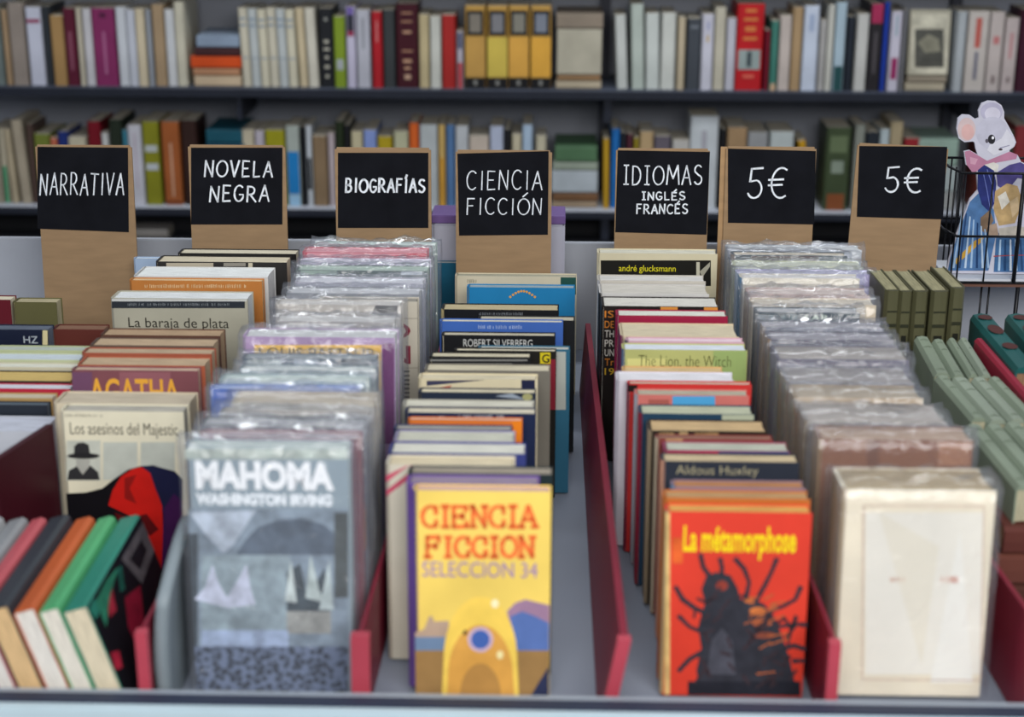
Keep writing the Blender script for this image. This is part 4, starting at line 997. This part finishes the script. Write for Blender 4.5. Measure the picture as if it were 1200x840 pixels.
# green set at the right: standing volumes, then three ranks lying spine up
LG = '#8b9686'; LG2 = '#828e7c'; OLV = '#4c4b36'
X9 = .366
riser = box('cardboard_riser', X9, X9 + .34, 1.405, 1.665, ZT + .0006, ZT + .026, mat('#6b5238', .7, 'kraft'), None, .001)
tag(riser, 'plain low carton under the small pale green books', 'carton')
def sdir(a, b, z):
    v = at_z(*b, z) - at_z(*a, z); v.z = 0; return v.normalized(), (at_z(*b, z) - at_z(*a, z)).length
zt = .14
ranks = [((1071, 396), (1095, 440), [1029, 1050, 1071, 1091, 1109, 1122, 1137]),
         ((1095, 442), (1139, 493), [1055, 1075, 1095, 1115, 1137, 1157, 1175]),
         ((1130, 497), (1192, 572), [1108, 1130, 1152, 1176, 1200])]
rn = ['back rank', 'middle rank', 'front rank']
for q_, (b_, f_, xs) in enumerate(ranks):
    dv, L = sdir(f_, b_, zt)          # pointing away
    L *= .985; k = 0
    perp = Vector((dv.y, -dv.x, 0))
    lastd = None
    for i in range(len(xs) - 1):
        A = at_z(xs[i], b_[1], zt) - dv * L; B = at_z(xs[i + 1], b_[1], zt) - dv * L
        t = abs((B - A).dot(perp)) - .0014
        if min(A.x, (A + dv * L).x) < (X9 + .001 if q_ < 2 else .3795): continue
        k += 1; t *= random.uniform(.93, .99)
        Wg = (.114 if q_ < 2 else .034) - random.uniform(0, .003)
        A.z = ZT + (.0265 if q_ < 2 else .1065) + Wg
        r_, loc, M = spine_up(A, 0, dv, Wg, t, L * random.uniform(.97, 1), 0, random.choice((LG, LG2)), '#a8a288', None, 0, 'small_book', .0012, .0025)
        r_.location = loc; r_.rotation_euler = M.to_euler()
        hh = r_['dims'][2]
        mb = [(v, v + .012, '#5d6a54') for v in (.1, .3, .9)]
        V = []; Fc = []
        for v0, v1, _ in mb:
            b = len(V)
            prof_ = [(-Wg / 2 - .0002, -t + .0028), (-Wg / 2 - .0017, -t + .0035 + .0006), (-Wg / 2 - .0028, -t / 2), (-Wg / 2 - .0017, -.0041), (-Wg / 2 - .0002, -.0028)]
            for z_ in (hh * (1 - v1), hh * (1 - v0)): V += [(x - .0002, y, z_) for x, y in prof_]
            for j in range(4): Fc.append((b + j, b + j + 1, b + 6 + j, b + 5 + j))
        meshobj('spine_ridge', V, Fc, mat('#5f6c56', .5), r_)
        tag(r_, f'pale green book lying spine up, {ORD[k]} from left in the {rn[q_]}', 'book', 'pale green books lying spine up')
# five dark green volumes standing behind, spines to the front
for i, (a, b, yt) in enumerate(((1030, 1049, 340), (1051, 1068, 341), (1071, 1090, 341), (1092, 1114, 341), (1115, 1133, 337))):
    Yf = 1.70
    X0 = at_y(a, yt, Yf).x; X1 = at_y(b, yt, Yf).x; h = at_y(a, yt, Yf).z - ZT - .001; t = X1 - X0 - .0006
    X0 += max(0, .007 - i * .004)
    r_ = new_book(.085, t, h, OLV, '#8f8a6c', '#55543c', name='cloth_volume', c=.0018, bulge=.003)
    M = Matrix.Rotation(R(90 + 3), 3, 'Z')
    r_.rotation_euler = M.to_euler(); r_.location = Vector((X0, Yf, ZT + .001)) - M @ Vector((-.0425, 0, 0))
    spine_print(r_, [(.12, .13, '#2c2e20'), (.2, .22, '#2c2e20'), (.27, .31, '#1d1e17', .12), (.4, .41, '#2c2e20')])
    for ob in r_.children:
        if ob.name.startswith('spine_print'): ob.location.x = -.003
    tag(r_, f'dark olive green cloth volume standing, {ORD[i + 1]} from left beside the rack', 'book', 'standing olive green volumes')
# teal volumes with brown labels, red book between
def teal(px0, px1, y_, fp, z, w_, col, label, nm, bands=None, bulge=.004):
    b_, f_ = (px0, y_), fp
    dv, L = sdir(f_, b_, z)
    A = at_z(*f_, z); perp = Vector((dv.y, -dv.x, 0))
    t = abs((at_z(px1, y_, z) - at_z(px0, y_, z)).dot(perp))
    r_, loc, M = spine_up(A, 0, dv, w_, t, L, z, col, '#8a6a50', None, 0, nm, .002, bulge)
    r_.location = loc; r_.rotation_euler = M.to_euler()
    tag(r_, label, 'book')
    if bands:
        V = []; Fc = []
        for v0, v1 in bands:
            n = 12; b = len(V)
            for j in range(n): 
                V.append((-w_ / 2 - bulge * (.62 + .38 * abs(math.cos(math.pi * 0))) - .0006, -t / 2 + t * .33 * math.cos(j * 2 * math.pi / n), L * ((v0 + v1) / 2 + (v1 - v0) / 2 * math.sin(j * 2 * math.pi / n))))
            Fc.append(tuple(range(b, b + n)))
        meshobj('spine_label', V, Fc, mat('#4a2420', .5), r_)
zc2 = .15
teal(1137, 1162, 371, (1190, 434), zc2, .13, '#1d5654', 'thick teal volume with brown spine labels at the right', 'cloth_volume', [(.86, .96), (.58, .76), (.3, .42)])
teal(1178, 1204, 371, (1232, 434), zc2, .13, '#1d5654', 'second teal volume with brown labels, cut by the right edge', 'cloth_volume', [(.86, .96), (.58, .76), (.3, .42)])
teal(1142, 1153, 397, (1214, 480), zc2 - .006, .12, '#8e2438', 'thin red book slanting beside the teal volumes', 'hardback', None, .001)
# brown volumes stacked in front of the green set
z = ZT + .0008
for i in range(4):
    t = (.027, .025, .028, .0245)[i]
    X0 = .3785 + (.002, .006, 0, .004, .001, .005)[i]
    r_ = new_book(.13, t, .17, ('#5a2f28', '#4a2a22', '#63382e')[i % 3], '#9a7c60', name='bound_volume', c=.0016, bulge=.002)
    M = Matrix(((0, 0, 1), (1, 0, 0), (0, 1, 0)))
    r_.rotation_euler = M.to_euler(); r_.location = (X0, 1.262 + .065, z + t + .0002)
    spine_print(r_, [(.2, .22, '#2e1814', .1), (.5, .52, '#2e1814', .1), (.8, .82, '#2e1814', .1)])
    z += t + .0004
    tag(r_, f'brown bound volume, {ORD[i + 1]} from the bottom of the stack at the right edge', 'book', 'brown bound volumes in a stack')

# ------------------------------------------------------------------ wire rack with the cut-out
WK = mat('#0f1015', .35)
YW = 1.93
rk = empty('wire_rack', (0, 0, 0)); tag(rk, 'black wire rack basket holding the mouse cut-out', 'rack')
Yb = 2.02
def w(px, py, Y=YW): return at_y(px, py, Y)
zr = w(1150, 203).z; zm = w(1150, 277).z; zbm = w(1150, 331).z
xl = w(1128, 203).x; xc = w(1113, 203, YW + .03).x; xr = xl + .155
def rim(z, nm): tube(nm, [(xl, YW, z), (xl + .135, YW, z), (xr, YW + .02, z), (xr, Yb, z), (xc, Yb, z), (xc, YW + .035, z), (xl, YW, z)], .0016, WK, rk)
rim(zr, 'rim_wire'); rim(zm, 'middle_wire'); rim(zbm, 'bottom_wire')
def vert(x, y, nm='upright_wire', r=.0011, z1=None): tube(nm, [(x, y, zbm), (x, y, z1 or zr)], r, WK, rk)
for px in (1128, 1160): vert(w(px, 250).x, YW)
vert(w(1196, 250).x, YW, r=.0026)
for px, yy in ((1110, Yb), (1116, YW + .034), (1121, YW + .017)): vert(at_y(px, 250, yy).x, yy)
for k in range(4): vert(xc + .03 + .038 * k, Yb)
tube('leg_wire', [(w(1158, 340).x, YW + .03, ZT + .001), (w(1158, 340).x, YW + .03, zbm)], .0013, WK, rk)
tube('leg_wire', [(w(1167, 340).x, YW + .03, ZT + .001), (w(1167, 340).x, YW + .03, zbm)], .0013, WK, rk)
tube('leg_wire', [(w(1194, 340).x, YW + .005, ZT + .001), (w(1194, 340).x, YW + .005, zbm)], .0026, WK, rk)
V = [(xl + .002, YW + .002), (xr - .018, YW + .002), (xr - .003, YW + .022), (xr - .003, Yb - .003), (xc + .002, Yb - .003), (xc + .002, YW + .037)]
n = len(V)
for nm, z0, z1, m in (('base_tray', zbm - .006, zbm - .0012, mat('#6a4a3e', .6)), ('white_card', zbm - .001, zbm + .004, mat('#c8ccd4', .6))):
    VV = [(x, y, z0) for x, y in V] + [(x, y, z1) for x, y in V]
    meshobj(nm, VV, [tuple(range(n))[::-1], tuple(range(n, 2 * n))] + [(i, (i + 1) % n, n + (i + 1) % n, n + i) for i in range(n)], m, rk)

# mouse cut-out: thick card with printed layers
mo = empty('mouse_cutout'); tag(mo, 'die-cut card of a white mouse in a blue dress, in the rack', 'card figure')
YM = YW + .022
P = Placed(mo, 9, .004, 9, Vector((at_y(1160, 320, YM).x, YM + .004, zbm + .0044)), Matrix.Rotation(R(-3), 3, 'X')); P.w = 99; P.h = 99
def gx(x, y): return (1090 + x * .31, 100 + y * .31)       # coordinates in an enlarged view of this corner
sil = [gx(*p) for p in ((62, 715), (70, 660), (100, 560), (150, 430), (180, 395), (175, 325), (135, 300), (128, 250), (150, 245), (180, 262), (172, 238), (168, 215), (160, 212), (130, 215), (108, 200), (100, 165), (105, 125), (122, 110),
      (150, 112), (172, 128), (185, 122), (182, 95), (195, 68), (220, 58), (248, 60), (270, 75), (280, 100), (280, 125), (300, 160), (318, 195), (325, 215), (318, 232), (300, 245), (302, 255), (330, 262), (345, 290), (372, 300), (392, 340), (398, 560), (410, 715))]
V2 = [P.loc2(*p) for p in sil]; V2 = [(x, max(0, z)) for x, z in V2]; n = len(V2)
VV = [(x, -.004, z) for x, z in V2] + [(x, 0, z) for x, z in V2]
meshobj('card', VV, [tuple(range(n)), tuple(range(n, 2 * n))[::-1]] + [(i, n + i, n + (i + 1) % n, (i + 1) % n) for i in range(n)], mat('#c3c2cf', .45), mo)
def gp(*pts): return [gx(*p) for p in pts]
def ge(cx, cy, rx, ry, n=18): return [gx(cx + rx * math.cos(2 * math.pi * k / n), cy + ry * math.sin(2 * math.pi * k / n)) for k in range(n)][::-1]
P.polys([('#aeabc0', ge(232, 100, 42, 36)), ('#c9c6d4', ge(236, 108, 30, 26)), ('#c9b4b4', ge(138, 166, 34, 44)), ('#d0a8a4', ge(142, 176, 24, 30)),
         ('#bdbccb', ge(235, 180, 62, 62)), ('#d2d1da', gp((215, 245), (240, 265), (300, 240), (320, 225), (318, 205), (290, 165), (270, 200), (225, 225))),
         ('#232227', ge(232, 204, 14, 18)), ('#5a5560', ge(214, 210, 6, 8)), ('#e8e8ee', ge(237, 198, 5, 6)), ('#3a2a30', ge(266, 242, 8, 4)), ('#8d8ca4', gp((262, 235), (300, 225), (300, 228), (264, 239))),
         ('#b27a94', gp((130, 250), (150, 246), (215, 285), (300, 250), (330, 262), (325, 278), (250, 292), (215, 310), (160, 330), (138, 300))), ('#c898ac', gp((150, 270), (180, 278), (170, 300), (152, 296)))], scale=60)
P.polys([('#4c72a0', gp((66, 700), (75, 655), (105, 560), (150, 440), (190, 400), (240, 470), (250, 560), (220, 700))),
         ('#3f6692', gp((240, 705), (250, 560), (300, 545), (340, 560), (396, 560), (405, 705))),
         ('#27306e', gp((180, 320), (205, 300), (240, 318), (250, 370), (245, 440), (225, 480), (195, 450), (178, 390))),
         ('#4d4680', gp((250, 330), (300, 300), (340, 290), (380, 310), (390, 360), (330, 350), (290, 400), (255, 380))),
         ('#d8d4cc', gp((205, 300), (240, 290), (260, 300), (252, 330), (238, 320))), ('#b79a6c', gp((245, 400), (290, 370), (330, 380), (350, 440), (320, 520), (260, 530), (240, 470))),
         ('#ddd8cc', gp((255, 420), (285, 400), (300, 440), (270, 470))), ('#c9b08a', gp((300, 440), (330, 420), (338, 470), (310, 500))), ('#7a6450', gp((190, 500), (225, 470), (240, 510), (210, 560), (190, 545))), ('#a08a78', gp((215, 530), (250, 520), (260, 570), (220, 575))),
         ('#c4bdb0', gp((258, 540), (330, 530), (395, 545), (390, 570), (262, 572)))], scale=80, var=.25)
P.polys([('#c0963a', gp((92, 660), (170, 585), (205, 570), (195, 590), (130, 650), (98, 676)))] +
        [(('#9cb8d4', '#22406c', '#b4c8dc')[k % 3], gp((84 + 22 * k, 690), (120 + 14 * k, 470 + 12 * k), (125 + 14 * k, 472 + 12 * k), (92 + 22 * k, 690))) for k in range(7)] +
        [(('#a8c2da', '#24446e', '#d0dce8')[k % 3], gp((255 + 22 * k, 700), (262 + 19 * k, 582), (268 + 19 * k, 582), (264 + 22 * k, 700))) for k in range(7)], scale=80)
P.strokes([[gx(240, 645), gx(300, 642)], [gx(305, 642), gx(392, 640)]], '#a83a30', .0005, name='cover_print')
P.strokes([[gx(200, 330), gx(215, 400), gx(225, 460)], [gx(215, 318), gx(235, 380), gx(240, 440)]], '#6f7cc0', .0005, name='cover_print')

# things between the sign feet and the rear panel
b_ = empty('paper_parcel', (0, 0, 0)); tag(b_, 'white parcel with lilac top behind the Ciencia Ficción sign', 'parcel')
xa, xb_ = at_y(506, 280, 1.975).x, at_y(662, 280, 1.975).x; zt1 = at_y(580, 262, 1.975).z
box('body', xa, xb_, 1.975, 2.03, ZT + .0006, zt1, mat('#a8a9b8', .5, var=.08), b_, .003)
box('lilac_strip', xa - .0004, xb_ + .0004, 1.9745, 2.0305, zt1 - .0002, at_y(580, 253, 1.975).z, mat('#6a5288', .5), b_, .001)
for (a, b, yt, col, Y, lab) in ((508, 538, 308, '#1b5a76', 1.955, 'teal paperback left of the Ciencia Ficción sign foot'),):
    e = (yt, yt - 4, a, b, col, '#a8a8a8'); w_, t, h, loc, rot = col_book(e, Y, .012, 1, False, 0)
    r_ = new_book(w_, t, h, col, '#a8a8a4'); r_.location = loc; r_.rotation_euler = rot.to_euler(); tag(r_, lab, 'book')
e = (303, 298, 156, 204, '#9fb3cc', '#c4ccd0'); w_, t, h, loc, rot = col_book(e, 1.899, .01, 2, False, 0)
r_ = new_book(w_, t, h, e[4], e[5], sleeve=False); r_.location = loc; r_.rotation_euler = rot.to_euler(); tag(r_, 'pale blue booklet behind the Novela Negra row', 'book')
